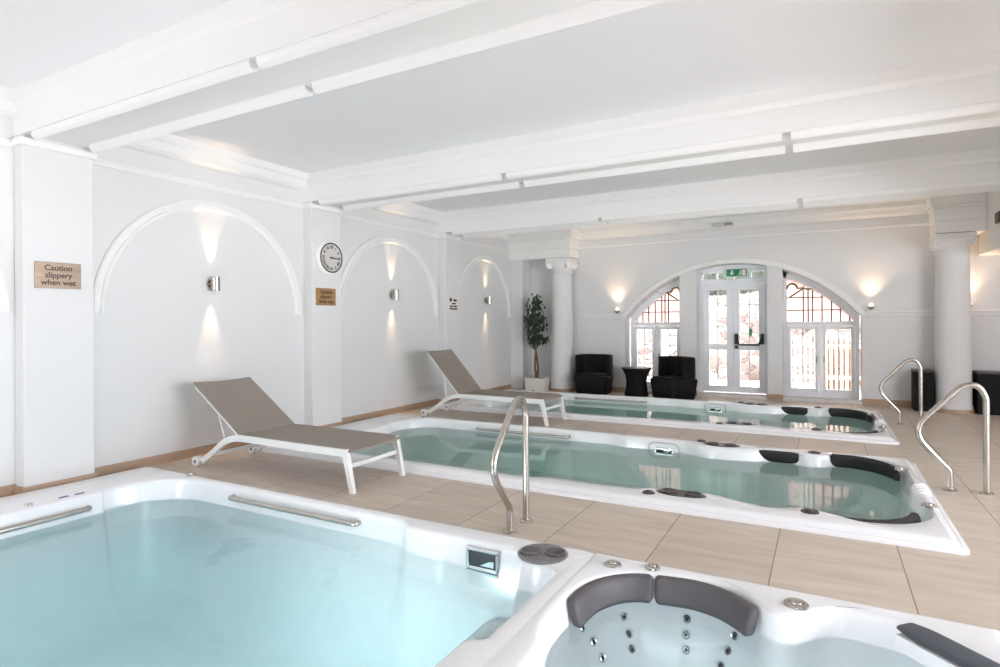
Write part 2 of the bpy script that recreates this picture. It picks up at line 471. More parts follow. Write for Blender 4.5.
# left wall with pillars, arched mouldings and cornices
wl = struct(MB().box(WX - 0.2, WX, BY - 0.2, FY, -1.3, CZ).build('wall_left', 'wall', smooth=0))
allp = PILLARS + [(-1.0, -0.5)]
for (a, b) in allp:
    MB().box(WX, PX, a, b, 0, CZ).build('pillar', 'wall', wl, smooth=0, bev=0.008)
    MB().box(WX, PX + 0.025, a - 0.025, b + 0.025, 2.655, 2.715).build('pillar_moulding', 'trim', wl, smooth=0, bev=0.012)
MB().box(WX, -5.15, 10.25, FY, 0, 2.6).build('pillar', 'wall', wl, smooth=0, bev=0.008)
bays = [(-0.5, 2.15), (2.64, 5.0), (5.48, 7.79), (8.22, 10.25)]
for (a, b) in bays:
    # cornice at ceiling: stepped crown
    poly = [(WX, CZ), (PX - 0.02, CZ), (PX - 0.02, 2.99), (PX - 0.045, 2.97), (PX - 0.06, 2.90), (PX - 0.09, 2.875), (WX, 2.86)]
    MB().prism(poly, 'y', a, b).build('cornice', 'trim', wl, smooth=20)
    MB().prism([(WX, 2.71), (WX + 0.02, 2.705), (WX + 0.03, 2.68), (WX + 0.015, 2.655), (WX, 2.65)], 'y', a, b).build('cornice_band', 'trim', wl, smooth=20)
    # arched moulding, two raised ribs on a flat band
    yc = (a + b) / 2 + (0.0 if a > 2 else 0.22); zc = 1.40
    if a < 2: yc = 0.97
    prof = []
    for k in range(0, 49):
        t = PI * k / 48
        loop = []
        for (r, h) in [(1.035, 0.0), (1.035, 0.022), (1.05, 0.034), (1.07, 0.036), (1.08, 0.018), (1.095, 0.018), (1.105, 0.03), (1.125, 0.032), (1.14, 0.02), (1.14, 0.0)]:
            rr_ = r * (0.93 if a > 8 else 1.0) if False else r
            yy = yc + rr_ * math.cos(t) * (min(1.0, ((b - a) / 2 - 0.02) / 1.14) if a > 2 else 1.0)
            loop.append((WX + h, yy, zc + rr_ * math.sin(t) * (1.0 if a < 8 else 0.985)))
        prof.append(loop)
    MB().loft(prof).build('arch_moulding', 'trim', wl, smooth=25)

# skirting
sk = MB()
for (a, b) in allp: sk.box(PX, PX + 0.012, a - 0.012, b + 0.012, 0, 0.075); sk.box(WX, PX, a - 0.012, a, 0, 0.075); sk.box(WX, PX, b, b + 0.012, 0, 0.075)
for (a, b) in bays: sk.box(WX, WX + 0.012, a, b, 0, 0.085)
struct(sk.build('baseboard_left', 'skirt', smooth=0))

# ceiling beams across the room
BX1 = 1.93
def beam(n, a, b):
    a -= 0.004; b += 0.004
    p = [(a, 2.74), (a, 2.93), (a - 0.018, 2.945), (a - 0.03, 2.965), (a - 0.03, CZ), (b + 0.03, CZ), (b + 0.03, 2.965), (b + 0.018, 2.945), (b, 2.93), (b, 2.74)]
    o = struct(MB().prism(p, 'x', WX, BX1).build('trim_%d' % n, 'trim', smooth=0))
    js = [-5.2, -2.72, -0.25, BX1]
    for k in range(3):
        x0, x1 = js[k] + 0.03, js[k + 1] - 0.03
        for (c, s) in ((a, 1), (b, -1)):
            q = [(c + s * 0.014, 2.742), (c + s * 0.014, 2.715), (c + s * 0.022, 2.70), (c + s * 0.05, 2.685), (c + s * 0.075, 2.70), (c + s * 0.095, 2.742)]
            MB().prism(q, 'x', x0, x1).build('soffit_moulding', 'trim', o, smooth=50)
    return o
for i, (a, b) in enumerate(PILLARS): beam(i + 1, a, b)
# long bulkhead on the right, towards the aisle
struct(MB().box(BX1, 2.4, BY, FY, 2.21, CZ).build('trim_4', 'wall', smooth=0, bev=0.008))

# far wall with the great arch
ARX0, ARX1, SPR, APX = -3.24, 0.50, 1.36, 2.28
half = (ARX1 - ARX0) / 2; rise = APX - SPR
AR = (half * half + rise * rise) / (2 * rise); AZ = APX - AR
def archz(x, r=AR): return AZ + math.sqrt(max(0.0, r * r - (x - XC) ** 2))
arc = [(ARX0 + (ARX1 - ARX0) * k / 48, archz(ARX0 + (ARX1 - ARX0) * k / 48)) for k in range(49)]
outline = [(WX - 0.2, 0), (ARX0, 0)] + arc + [(ARX1, 0), (RX + 0.2, 0), (RX + 0.2, 8.5), (WX - 0.2, 8.5)]  # raised out of view above the ceiling, added to shade the garden
wf = struct(MB().prism(outline, 'y', FY, FY + 0.36).build('wall_far', 'wall', smooth=0))
# raised band that follows the arch
band = []
for k in range(0, 49):
    x, z = arc[k]; d = Vector((x - XC, 0, z - AZ)).normalized()
    band.append([(x, FY, z), (x + d.x * .002, FY - 0.018, z + d.z * .002), (x + d.x * 0.075, FY - 0.018, z + d.z * 0.075), (x + d.x * 0.09, FY, z + d.z * 0.09)])
MB().loft(band).build('arch_moulding', 'trim', wf, smooth=25)
for (x0, x1) in ((-2.25, -1.96), (-0.83, -0.61)):
    top = [(x0 + (x1 - x0) * k / 6, archz(x0 + (x1 - x0) * k / 6)) for k in range(7)]
    MB().prism([(x1, 0), (x0, 0)] + top, 'y', FY + 0.005, FY + 0.36).build('pier', 'wall', wf, smooth=0)
# dado rail, cornice and skirting of the far wall
for (x0, x1) in ((-4.1, ARX0 - 0.04), (ARX1 + 0.06, RX)):
    MB().prism([(FY, 1.45), (FY - 0.05, 1.445), (FY - 0.05, 1.42), (FY - 0.03, 1.405), (FY - 0.016, 1.36), (FY, 1.35)], 'x', x0, x1).build('dado_rail', 'trim', wf, smooth=20)
MB().prism([(FY, CZ), (FY - 0.12, CZ), (FY - 0.12, 2.99), (FY - 0.09, 2.96), (FY - 0.075, 2.90), (FY - 0.04, 2.87), (FY, 2.86)], 'x', WX, RX).build('cornice', 'trim', wf, smooth=20)
MB().box(WX, RX, FY - 0.025, FY, 2.70, 2.74).build('cornice_band', 'trim', wf, smooth=0, bev=0.01)
sk = MB()
for (x0, x1) in ((-5.15, ARX0), (-2.26, -1.95), (-0.84, -0.60), (ARX1, RX)):
    sk.box(x0, x1, FY - 0.015, FY, 0, 0.095)
struct(sk.build('baseboard_far', 'skirt', smooth=0))
# stone sill of the arch recess
struct(MB().box(ARX0, ARX1, FY + 0.0, FY + 0.36, -0.12, 0.045).build('trim_5', 'sill', smooth=0))

# right aisle wall and back wall, out of view; window openings placed and sized to light the room
def holed(axis, t0, t1, a0, a1, holes, zb, zt):
    m = MB()
    def bx(p, q, z0, z1):
        if axis == 'x': m.box(t0, t1, p, q, z0, z1)
        else: m.box(p, q, t0, t1, z0, z1)
    c = a0
    for (p, q) in holes:
        bx(c, p, 0, CZ); bx(p, q, 0, zb); bx(p, q, zt, CZ); c = q
    bx(c, a1, 0, CZ)
    return m
AH = [(0.6, 3.6), (4.4, 5.1)]
struct(holed('x', RX, RX + 0.2, BY - 0.2, FY, AH, 0.4, 2.3).build('wall_right', 'wall', smooth=0))
BH = [(-4.6, -3.9)]
struct(holed('y', BY - 0.2, BY, WX, RX, BH, 0.3, 2.3).build('wall_back', 'wall', smooth=0))

# ------------------------------------------------------------------ columns and entablatures at the far end
CYc = 10.385
def column(cx, label):
    t = thing('ionic_column', label, 'column', (cx, CYc, 0), group='columns by the far wall')
    t['kind'] = 'thing'
    MB().lathe([(0.238, 0), (0.238, 0.05), (0.235, 0.055)], n=40).build('plinth', 'skirt', t)
    prof = [(0.225, 0.05), (0.222, 0.10)] + [(0.215 - 0.022 * (k / 12) ** 1.6, 0.12 + (2.22 - 0.12) * k / 12) for k in range(13)] + [(0.205, 2.225), (0.21, 2.24), (0.205, 2.255), (0.195, 2.26), (0.195, 2.34)]
    MB().lathe(prof, n=40).build('shaft', 'wall', t, smooth=40)
    c = MB().lathe([(0.19, 2.32), (0.215, 2.35), (0.235, 2.40), (0.23, 2.44)], n=32)
    for sx in (-1, 1):
        for sy in (-1, 1):
            # corner volutes, spirals on the diagonal
            d = Vector((sx, sy, 0)).normalized(); base = d * 0.245
            for w in (0.032, 0.02, 0.01):
                rr_ = 0.08 * (w / 0.032) ** 0.7
                pts = [(base + Vector((-d.y, d.x, 0)) * s * (0.02 + (0.032 - w) * .6) + Vector((0, 0, 2.385))) for s in (-1, 1)]
                c.tube(pts, rr_, n=18)
        c.box(-0.2, 0.2, sx * 0.2 - 0.03, sx * 0.2 + 0.03, 2.395, 2.44)
        c.box(sx * 0.2 - 0.03, sx * 0.2 + 0.03, -0.2, 0.2, 2.395, 2.44)
    c.build('capital', 'trim', t)
    MB().box(-0.235, 0.235, -0.235, 0.235, 2.44, 2.50).build('abacus', 'trim', t, smooth=0, bev=0.012)
    return t
column(-4.38, 'round white ionic column between the potted tree and the dark armchairs')
column(1.585, 'round white ionic column between the two black benches')

ent = MB()
def entab(x0, x1, y0, ret_l, ret_r):
    m = MB()
    m.box(x0, x1, y0, FY, 2.51, 2.68)
    m.box(x0 - 0.015 * ret_l, x1 + 0.015 * ret_r, y0 - 0.015, FY, 2.68, 2.86)
    m.box(x0 - 0.04 * ret_l, x1 + 0.04 * ret_r, y0 - 0.04, FY, 2.86, 2.90)
    m.box(x0 - 0.06 * ret_l, x1 + 0.06 * ret_r, y0 - 0.06, FY, 2.90, CZ)
    return m
struct(entab(WX, -4.13, 10.19, 0, 1).build('trim_6', 'trim', smooth=0, bev=0.008))
struct(entab(1.36, BX1, 10.19, 1, 0).build('trim_7', 'trim', smooth=0, bev=0.008))

# ------------------------------------------------------------------ glazing in the arch
def bars(m, x0, x1, z0, z1, w, y0, y1):
    """a rectangular frame of width w"""
    m.box(x0, x1, y0, y1, z0, z0 + w); m.box(x0, x1, y0, y1, z1 - w, z1)
    m.box(x0, x0 + w, y0, y1, z0 + w, z1 - w); m.box(x1 - w, x1, y0, y1, z0 + w, z1 - w)

def window(n, x0, x1, flip):
    root = bpy.data.objects.new('window_%d' % n, None); COL.objects.link(root); root.location = ((x0 + x1) / 2, GY, 0.05); struct(root)
    off = root.location
    y0, y1 = GY, GY + 0.06
    RZ0, RZ1 = 1.22, 1.285
    # outer frame following the arch
    m = MB()
    m.box(x0, x1, y0, y1, 0.045, 0.12)
    m.box(x0, x1, y0 - 0.012, y1, RZ0, RZ1)
    m.box(x0, x0 + 0.055, y0, y1, 0.12, RZ0); m.box(x1 - 0.055, x1, y0, y1, 0.12, RZ0)
    mid = (x0 + x1) / 2
    m.box(mid - 0.02, mid + 0.02, y0, y1, 0.12, RZ0)
    if flip: m.box(x0, x0 + 0.05, y0, y1, RZ1, archz(x0 + 0.05) - 0.01)
    else: m.box(x1 - 0.05, x1, y0, y1, RZ1, archz(x1 - 0.05) - 0.01)
    # curved head of the lunette
    lo = [];  K = 24
    for k in range(K + 1):
        x = x0 + (x1 - x0) * k / K
        zz = max(archz(x), RZ1); d = Vector((x - XC, zz - AZ)).normalized()
        zi = max(zz - 0.115 / max(d.y, .35), RZ1 - 0.01)
        lo.append([(x, y0, zz + 0.01), (x, y0, zi), (x, y1, zi), (x, y1, zz + 0.01)])
    m.loft(lo)
    m.build('frame', 'upvc', root, off, smooth=20)
    # two casements
    for (a, b, hside) in ((x0 + 0.055, mid - 0.02, 1), (mid + 0.02, x1 - 0.055, 0)):
        s = MB(); bars(s, a + 0.003, b - 0.003, 0.125, RZ0 - 0.005, 0.055, y0 - 0.015, y1 - 0.01)
        c = s.build('casement', 'upvc', root, off, smooth=0, bev=0.005)
        g = MB().box(a + 0.055, b - 0.055, y0 + 0.015, y0 + 0.021, 0.18, RZ0 - 0.06).build('glass', 'glass', c, off, smooth=0)
        gb = MB()
        for z in (0.52, 0.86):
            gb.box(a + 0.058, b - 0.058, y0 + 0.022, y0 + 0.032, z, z + 0.014)
        xm = (a + b) / 2
        gb.box(xm - 0.007, xm + 0.007, y0 + 0.022, y0 + 0.032, 0.18, RZ0 - 0.06)
        gb.build('glazing_bar', 'upvc', c, off, smooth=0)
        hx = b - 0.03 if hside else a + 0.03
        MB().box(hx - 0.008, hx + 0.008, y0 - 0.04, y0 - 0.015, 0.62, 0.72).build('handle', 'chrome', c, off, smooth=0, bev=0.004)
    # leaded lunette
    def topz(x): return max(archz(x) - 0.12, RZ1)
    xs = [x0 + 0.05 + (x1 - x0 - 0.1) * k / 24 for k in range(25)]
    pl = [(x, topz(x)) for x in xs if topz(x) > RZ1 + 0.002]
    MB().prism([(pl[0][0], RZ1), *pl, (pl[-1][0], RZ1)], 'y', y0 + 0.025, y0 + 0.031).build('glass', 'frosted', root, off, smooth=0)
    ld = MB(); ly0, ly1 = y0 + 0.012, y0 + 0.024
    w = x1 - x0
    fr = [0.12, 0.235, 0.35, 0.475, 0.60, 0.66, 0.725] if not flip else [0.88, 0.765, 0.65, 0.525, 0.40, 0.34, 0.275]
    # one came on each line, deeper lines are a little heavier
    for k, q in enumerate(fr):
        x = x0 + w * q; tz = min(topz(x) - 0.03, RZ1 + 0.75)
        if tz > RZ1 + 0.05: ld.box(x - 0.01, x + 0.01, ly0, ly1, RZ1, tz)
    for z in (RZ1 + 0.19, RZ1 + 0.40):
        ins = [x for x in xs if topz(x) > z + 0.03]
        if ins: ld.box(ins[0], ins[-1], ly0, ly1, z - 0.009, z + 0.009)
    ld.build('lead_came', 'lead', root, off, smooth=0)
    sg = -1 if flip else 1
    bx = (x1 - 0.08) if not flip else (x0 + 0.08)
    z0 = RZ1 + 0.40
    sc = MB()
    sc.tube([(bx - sg * 0.40, ly0, z0 + 0.16), (bx - sg * 0.30, ly0, z0 + 0.13), (bx - sg * 0.2, ly0, z0 + 0.16), (bx - sg * 0.13, ly0, z0 + 0.15)], 0.013, n=8)
    sc.tube([(bx - sg * (0.13 - 0.085 * (1 - math.cos(t)) * 0.9), ly0, z0 + 0.15 + 0.085 * math.sin(t)) for t in [PI * k / 10 for k in range(11)]], 0.017, n=8)
    sc.tube([(bx - sg * 0.22, ly0, z0 + 0.15), (bx - sg * 0.12, ly0, z0 + 0.08), (bx - sg * 0.02, ly0, z0 + 0.01)], 0.014, n=8)
    sc.build('scroll', 'scroll', root, off)
    return root
window(1, -3.22, -2.25, False)
window(2, -0.61, 0.48, True)

# double door with transom light
d1 = bpy.data.objects.new('door_1', None); COL.objects.link(d1); d1.location = (-1.4, GY, 0.045); struct(d1)
off = d1.location
DX0, DX1, DM = -1.96, -0.83, -1.40
y0, y1 = GY, GY + 0.06
m = MB()
m.box(DX0, DX0 + 0.05, y0, y1, 0.045, 1.96); m.box(DX1 - 0.05, DX1, y0, y1, 0.045, 1.96)
m.box(DX0, DX1, y0 - 0.008, y1, 1.945, 2.035)
# arched transom: bars and curved head
lo = []
for k in range(25):
    x = DX0 + (DX1 - DX0) * k / 24
    lo.append([(x, y0, archz(x) + 0.01), (x, y0, min(archz(x) - 0.06, 2.16)), (x, y1, min(archz(x) - 0.06, 2.16)), (x, y1, archz(x) + 0.01)])
m.loft(lo)
for x in (DX0, -1.683, -1.408, -1.133, DX1 - 0.05):
    w_ = 0.05 if x in (DX0, DX1 - 0.05) else 0.026
    m.box(x, x + w_, y0, y1, 2.03, 2.17)
m.build('frame', 'upvc', d1, off, smooth=20)
MB().box(DX0 + 0.05, DX1 - 0.05, y0 + 0.02, y0 + 0.026, 2.03, 2.165).build('transom_glass', 'glass', d1, off, smooth=0)
for (a, b, right) in ((DX0 + 0.052, DM - 0.002, False), (DM + 0.002, DX1 - 0.052, True)):
    s = MB(); zb, zt = 0.055, 1.94
    s.box(a, b, y0 - 0.02, y1 - 0.01, zb, zb + 0.11); s.box(a, b, y0 - 0.02, y1 - 0.01, zt - 0.09, zt)
    s.box(a, a + 0.105, y0 - 0.02, y1 - 0.01, zb + 0.11, zt - 0.09); s.box(b - 0.105, b, y0 - 0.02, y1 - 0.01, zb + 0.11, zt - 0.09)
    s.box(a + 0.105, b - 0.105, y0 - 0.02, y1 - 0.01, 0.80, 0.90)
    leaf = s.build('door_leaf', 'upvc', d1, off, smooth=0, bev=0.006)
    for (z0, z1) in ((zb + 0.11, 0.80), (0.90, zt - 0.09)):
        MB().box(a + 0.105, b - 0.105, y0 + 0.01, y0 + 0.016, z0, z1).build('glass', 'glass', leaf, off, smooth=0)
    gb = MB(); xm = (a + b) / 2
    gb.box(xm - 0.008, xm + 0.008, y0 + 0.0, y0 + 0.009, zb + 0.11, 0.80); gb.box(xm - 0.008, xm + 0.008, y0, y0 + 0.009, 0.90, zt - 0.09)
    gb.box(a + 0.105, b - 0.105, y0, y0 + 0.009, 1.575, 1.59)
    if not right: gb.box(a + 0.105, b - 0.105, y0, y0 + 0.009, 1.20, 1.212)
    gb.build('glazing_bar', 'upvc', leaf, off, smooth=0)
    if right:
        pb = MB()
        for x in (a + 0.055, b - 0.05):
            pb.box(x - 0.028, x + 0.028, y0 - 0.07, y0 - 0.02, 0.90, 1.08)
        pb.box(a + 0.03, a + 0.085, y0 - 0.05, y0 - 0.02, 0.82, 0.875)
        pb.tube(fillet([(a + 0.055, y0 - 0.065, 1.03), (a + 0.10, y0 - 0.10, 0.895), (b - 0.10, y0 - 0.10, 0.895), (b - 0.05, y0 - 0.065, 1.03)], 0.02), 0.016, n=10)
        p = pb.build('push_bar', 'black', leaf, off, bev=0.004); p['label'] = 'black panic push bar'
    else:
        h = MB().box(b - 0.06, b - 0.03, y0 - 0.032, y0 - 0.02, 0.90, 1.06).tube(fillet([(b - 0.045, y0 - 0.02, 0.98), (b - 0.045, y0 - 0.06, 0.98), (b - 0.15, y0 - 0.06, 0.98)], 0.012), 0.009)
        h.build('door_handle', 'white_metal', leaf, off)

# exit sign in the arch above the door
ex = thing('exit_sign', 'green and white exit sign with down arrow above the double doors', 'sign', (-1.33, GY - 0.075, 2.075))
MB().box(-0.165, 0.165, -0.012, 0.012, 0.0, 0.125).build('sign_panel', 'green', ex, smooth=0, bev=0.003)
MB().box(-0.17, 0.17, -0.018, 0.06, 0.126, 0.15).build('bracket', 'white_metal', ex, smooth=0, bev=0.004)
a = MB().prism([(-0.075 - 0.014, 0.11), (-0.075 + 0.014, 0.11), (-0.075 + 0.014, 0.06), (-0.035, 0.06), (-0.075, 0.018), (-0.115, 0.06), (-0.075 - 0.014, 0.06)], 'y', -0.0145, -0.0122)
a.build('arrow', 'sign_white', ex, smooth=0)
mn = MB().box(0.085, 0.145, -0.0145, -0.0122, 0.012, 0.112)
mn.build('doorway_symbol', 'sign_white', ex, smooth=0)
mn = MB()
mn.lathe([(0.0001, 0.089), (0.009, 0.094), (0.009, 0.102), (0.0001, 0.107)], 0.062, -0.0135, n=10, sy=0.1)
mn.tube([(0.05, -0.0135, 0.082), (0.06, -0.0135, 0.065), (0.055, -0.0135, 0.045)], 0.008, n=6)
mn.tube([(0.055, -0.0135, 0.05), (0.072, -0.0135, 0.035), (0.068, -0.0135, 0.012)], 0.006, n=6)
mn.tube([(0.055, -0.0135, 0.05), (0.042, -0.0135, 0.03), (0.024, -0.0135, 0.026)], 0.006, n=6)
mn.tube([(0.052, -0.0135, 0.08), (0.07, -0.0135, 0.068), (0.08, -0.0135, 0.074)], 0.005, n=6)
mn.build('running_figure', 'sign_white', ex)
# green tag hanging on a cord against the right leaf
tg = thing('pull_tag', 'small green tag hanging on a cord against the right-hand glass door', 'tag', (-1.11, GY - 0.04, 1.04))
MB().box(-0.02, 0.02, -0.006, 0.006, 0.0, 0.13).build('tag_plate', 'green', tg, smooth=0, bev=0.004)
MB().tube([(0, 0, 0.13), (0, 0, 0.79)], 0.004, n=6).build('cord', 'grey_plastic', tg)

# ------------------------------------------------------------------ outside
struct(MB().box(-12, 12, FY + 0.36, 22, -0.2, -0.02).build('garden_path', 'path', smooth=0))
gw = MB(); NX, NZ = 60, 14
vs = []; fs = []
rnd = random.Random(3)
for i in range(NX + 1):
    for j in range(NZ + 1):
        vs.append((-9 + 14 * i / NX, 14.2 + rnd.uniform(-.05, .05) - 0.02 * j, -0.05 + 1.95 * j / NZ + (rnd.uniform(-.06, .06) if j == NZ else 0)))
for i in range(NX):
    for j in range(NZ):
        q = i * (NZ + 1) + j
        fs.append((q, q + NZ + 1, q + NZ + 2, q + 1))
gw.add(vs, fs); gw.box(-9, 5, 14.25, 14.7, -0.05, 1.85)
gwo = gw.build('garden_wall', 'stone', recalc=False); gwo['kind'] = 'structure'

hg = MB()
rnd = random.Random(5)
for k in range(2600):
    c = Vector((rnd.uniform(-8.8, 4.8), rnd.uniform(14.86, 15.3), 1.8 + 1.5 * rnd.random() ** 1.3))
    d = Vector((rnd.uniform(-1, 1), rnd.uniform(-1, .3), rnd.uniform(-.6, 1))).normalized() * rnd.uniform(.06, .12)
    s = d.cross(Vector((rnd.uniform(-1, 1), rnd.uniform(-1, 1), rnd.uniform(-1, 1)))).normalized() * rnd.uniform(.025, .05)
    hg.add([c - d, c + s, c + d, c - s], [(0, 1, 2, 3)])
hg.box(-9, 5, 15.0, 15.4, 0, 3.6)
h = hg.build('hedge', 'hedge', recalc=False, smooth=0); h['kind'] = 'stuff'

fn = thing('picket_fence', 'slatted garden fence outside the right-hand window', 'fence', (0.6, 12.6, -0.02))
for k in range(34):
    x = -1.35 + 0.085 * k
    MB().box(x - 0.022, x + 0.022, -0.012, 0.012, 0, 1.05 + 0.0 * k).build('picket', 'fence_white', fn, smooth=0, bev=0.004)
for z in (0.22, 0.80):
    MB().box(-1.42, 1.55, 0.013, 0.045, z, z + 0.07).build('fence_rail', 'fence_white', fn, smooth=0)
bd = thing('garden_gate', 'brown boarded gate behind the fence outside the right-hand window', 'gate', (0.55, 13.0, -0.02))
for k in range(10):
    MB().box(-0.55 + 0.115 * k, -0.55 + 0.115 * k + 0.108, -0.012, 0.012, 0.0, 0.92).build('board', 'fence_wood', bd, smooth=0, bev=0.004)
for z in (0.16, 0.70):
    MB().box(-0.56, 0.6, 0.013, 0.05, z, z + 0.08).build('gate_rail', 'fence_wood', bd, smooth=0)

# ------------------------------------------------------------------ pools
NS, NC = 64, 12
def rr(x0, x1, y0, y1, rad):
    """rounded rectangle, anticlockwise from the near-left; rad = (near-right, far-right, far-left, near-left). returns (x,y,nx,ny,side,t)"""
    out = []
    r_nr, r_fr, r_fl, r_nl = rad
    def side(ax, ay, bx, by, nx, ny, s):
        for k in range(NS):
            t = k / NS
            out.append((ax + (bx - ax) * t, ay + (by - ay) * t, nx, ny, s))
    def corner(cx, cy, r, a0, s):
        for k in range(NC):
            a = a0 + PI / 2 * k / NC
            out.append((cx + r * math.cos(a), cy + r * math.sin(a), math.cos(a), math.sin(a), s))
    side(x0 + r_nl, y0, x1 - r_nr, y0, 0, -1, 'near'); corner(x1 - r_nr, y0 + r_nr, r_nr, -PI / 2, 'c')
    side(x1, y0 + r_nr, x1, y1 - r_fr, 1, 0, 'right'); corner(x1 - r_fr, y1 - r_fr, r_fr, 0, 'c')
    side(x1 - r_fr, y1, x0 + r_fl, y1, 0, 1, 'far'); corner(x0 + r_fl, y1 - r_fl, r_fl, PI / 2, 'c')
    side(x0, y1 - r_fl, x0, y0 + r_nl, -1, 0, 'left'); corner(x0 + r_nl, y0 + r_nl, r_nl, PI, 'c')
    return out

def bell(x, c, w, amp, p=2.0):
    return amp * math.exp(-abs((x - c) / w) ** p)
def plate(x, a, b, amp, s=0.03):
    return amp * 0.5 * (math.tanh((x - a) / s) - math.tanh((x - b) / s))

def contour(rect, rad, bump=None, k=1.0, ins=0.0):
    """inner contour: rounded rectangle pushed inward by bump() and by ins"""
    out = []
    r2 = tuple(max(0.02, r - ins) for r in rad)
    for (x, y, nx, ny, s) in rr(rect[0] + ins, rect[1] - ins, rect[2] + ins, rect[3] - ins, r2):
        b = bump(x, y, nx, ny, s) * k if bump else 0.0
        out.append((x - nx * b, y - ny * b))
    return out

def shell(rect, irect, irad, bump, water_z, orad, edges='nrfl', floor_z=-0.95, ledge=None):
    """loops of a pool shell, from the floor outside over the rim and down into the basin.
    edges: which sides have a free stepped outer edge (others butt against a divider)"""
    R = 0.06
    def outer(ins, z, zin):
        L = []
        r2 = tuple(max(0.004, r - ins) for r in orad)
        ex = [ins if 'l' in edges else 0.0, ins if 'r' in edges else 0.0, ins if 'n' in edges else 0.0, ins if 'f' in edges else 0.0]
        for (x, y, nx, ny, s) in rr(rect[0] + ex[0], rect[1] - ex[1], rect[2] + ex[2], rect[3] - ex[3], r2):
            free = not (('r' not in edges and x > rect[1] - 0.012) or ('l' not in edges and x < rect[0] + 0.012))
            L.append((x, y, z if free else zin))
        return L
    loops = [outer(0.0, -0.02, 0.03), outer(0.0, 0.012, 0.032), outer(0.006, 0.022, 0.034), outer(0.028, 0.030, 0.036), outer(0.038, 0.027, 0.038),
             outer(0.046, 0.034, 0.041), outer(0.054, 0.048, 0.046), outer(0.066, 0.056, 0.050), outer(0.085, 0.060, 0.054)]
    def inner(ins, z, k=1.0):
        return [(x, y, z) for (x, y) in contour(irect, irad, bump, k, ins)]
    mid = [((a[0] + b[0]) / 2, (a[1] + b[1]) / 2, 0.058) for a, b in zip(loops[-1], inner(-0.02, 0.05))]
    loops.append(mid)
    loops += [inner(-0.022, 0.056), inner(-0.008, 0.051), inner(0.0, 0.04), inner(0.006, 0.02), inner(0.02, water_z), inner(0.045, water_z - 0.12)]
    if ledge:
        for (ins, z, k) in ledge: loops.append(inner(ins, z, k))
    else:
        loops += [inner(0.07, -0.40, 0.9), inner(0.09, -0.44, 0.8), inner(0.30, -0.46, 0.3), inner(0.33, -0.48, 0.2), inner(0.36, -0.68, 0.1), inner(0.44, -0.74, 0.1)]
    m = MB().loft(loops, cap0=False, cap1=True)
    w = inner(0.012, water_z)
    wb = MB().loft([[(x, y, floor_z - 0.1) for (x, y, z) in w], w])
    return m, wb

def disc(m, x, y, z, rx, ry, h, n=28):
    m.lathe([(0.92, z), (1.0, z + h * 0.4), (0.96, z + h * 0.85), (0.9, z + h)], x, y, n, rx, ry)
    return m

def cup_holder(parent, off, x, y, z, rx, ry, mat, rot=0.0):
    """oval insert with two sunk cups"""
    n = 36; cr = 0.36
    m = MB(); ca, sa = math.cos(rot), math.sin(rot)
    def P(u, v, zz): return (x + u * ca - v * sa, y + u * sa + v * ca, zz)
    loops = [[P(s * rx * math.cos(2 * PI * i / n), s * ry * math.sin(2 * PI * i / n), z + hh) for i in range(n)] for s, hh in ((1.0, 0.0), (1.0, 0.006), (0.95, 0.0095), (0.9, 0.0085))]
    m.loft(loops, True, True)
    o = m.build('cup_holder', mat, parent, off)
    for s in (-1, 1):
        c = MB(); rc = min(ry, rx * 0.6) * 0.66
        pr = [(rc * 1.06, z + 0.008), (rc * 1.06, z + 0.015), (rc * 0.98, z + 0.019), (rc * 0.88, z + 0.016), (rc * 0.6, z + 0.0105), (0.001, z + 0.0095)]
        cx, cy, _ = P(s * rx * 0.48, 0, 0)
        c.lathe(pr, cx, cy, 24, cap=False)
        c.build('cup', 'cup_grey' if mat == 'grey_plastic' else 'dark_plastic', o, off)
    return o

def valve(parent, off, x, y, z, r, mat='steel'):
    m = MB().lathe([(r, z), (r, z + 0.008), (r * 0.86, z + 0.013), (r * 0.62, z + 0.013), (r * 0.55, z + 0.008), (r * 0.5, z + 0.018), (r * 0.3, z + 0.021), (0.001, z + 0.021)], x, y, 24, cap=False)
    return m.build('valve', mat, parent, off)

def grab_bar(parent, off, p, q, nrm, z, r=0.016, so=0.055):
    p = Vector(p); q = Vector(q); nrm = Vector(nrm)
    pts = fillet([p, p + nrm * so, q + nrm * so, q], 0.045, 8)
    return MB().tube([(v[0], v[1], z) for v in pts], r, n=12).build('grab_bar', 'steel', parent, off)

def skimmer(parent, off, x0, x1, y, z0, z1):
    m = MB(); bars(m, x0, x1, z0, z1, 0.022, y - 0.012, y + 0.02)
    f = m.build('skimmer', 'chrome', parent, off, smooth=0, bev=0.008)
    MB().box(x0 + 0.02, x1 - 0.02, y - 0.002, y + 0.02, z0 + 0.02, z1 - 0.02).build('skimmer_opening', 'black', f, off, smooth=0)
    MB().prism([(x0 + 0.09, z0 + 0.05), (x1 - 0.035, z0 + 0.05), (x1 - 0.035, z0 + 0.085), (x0 + 0.15, z0 + 0.08)], 'y', y - 0.006, y - 0.002).build('skimmer_flap', 'chrome', f, off, smooth=0)
    return f

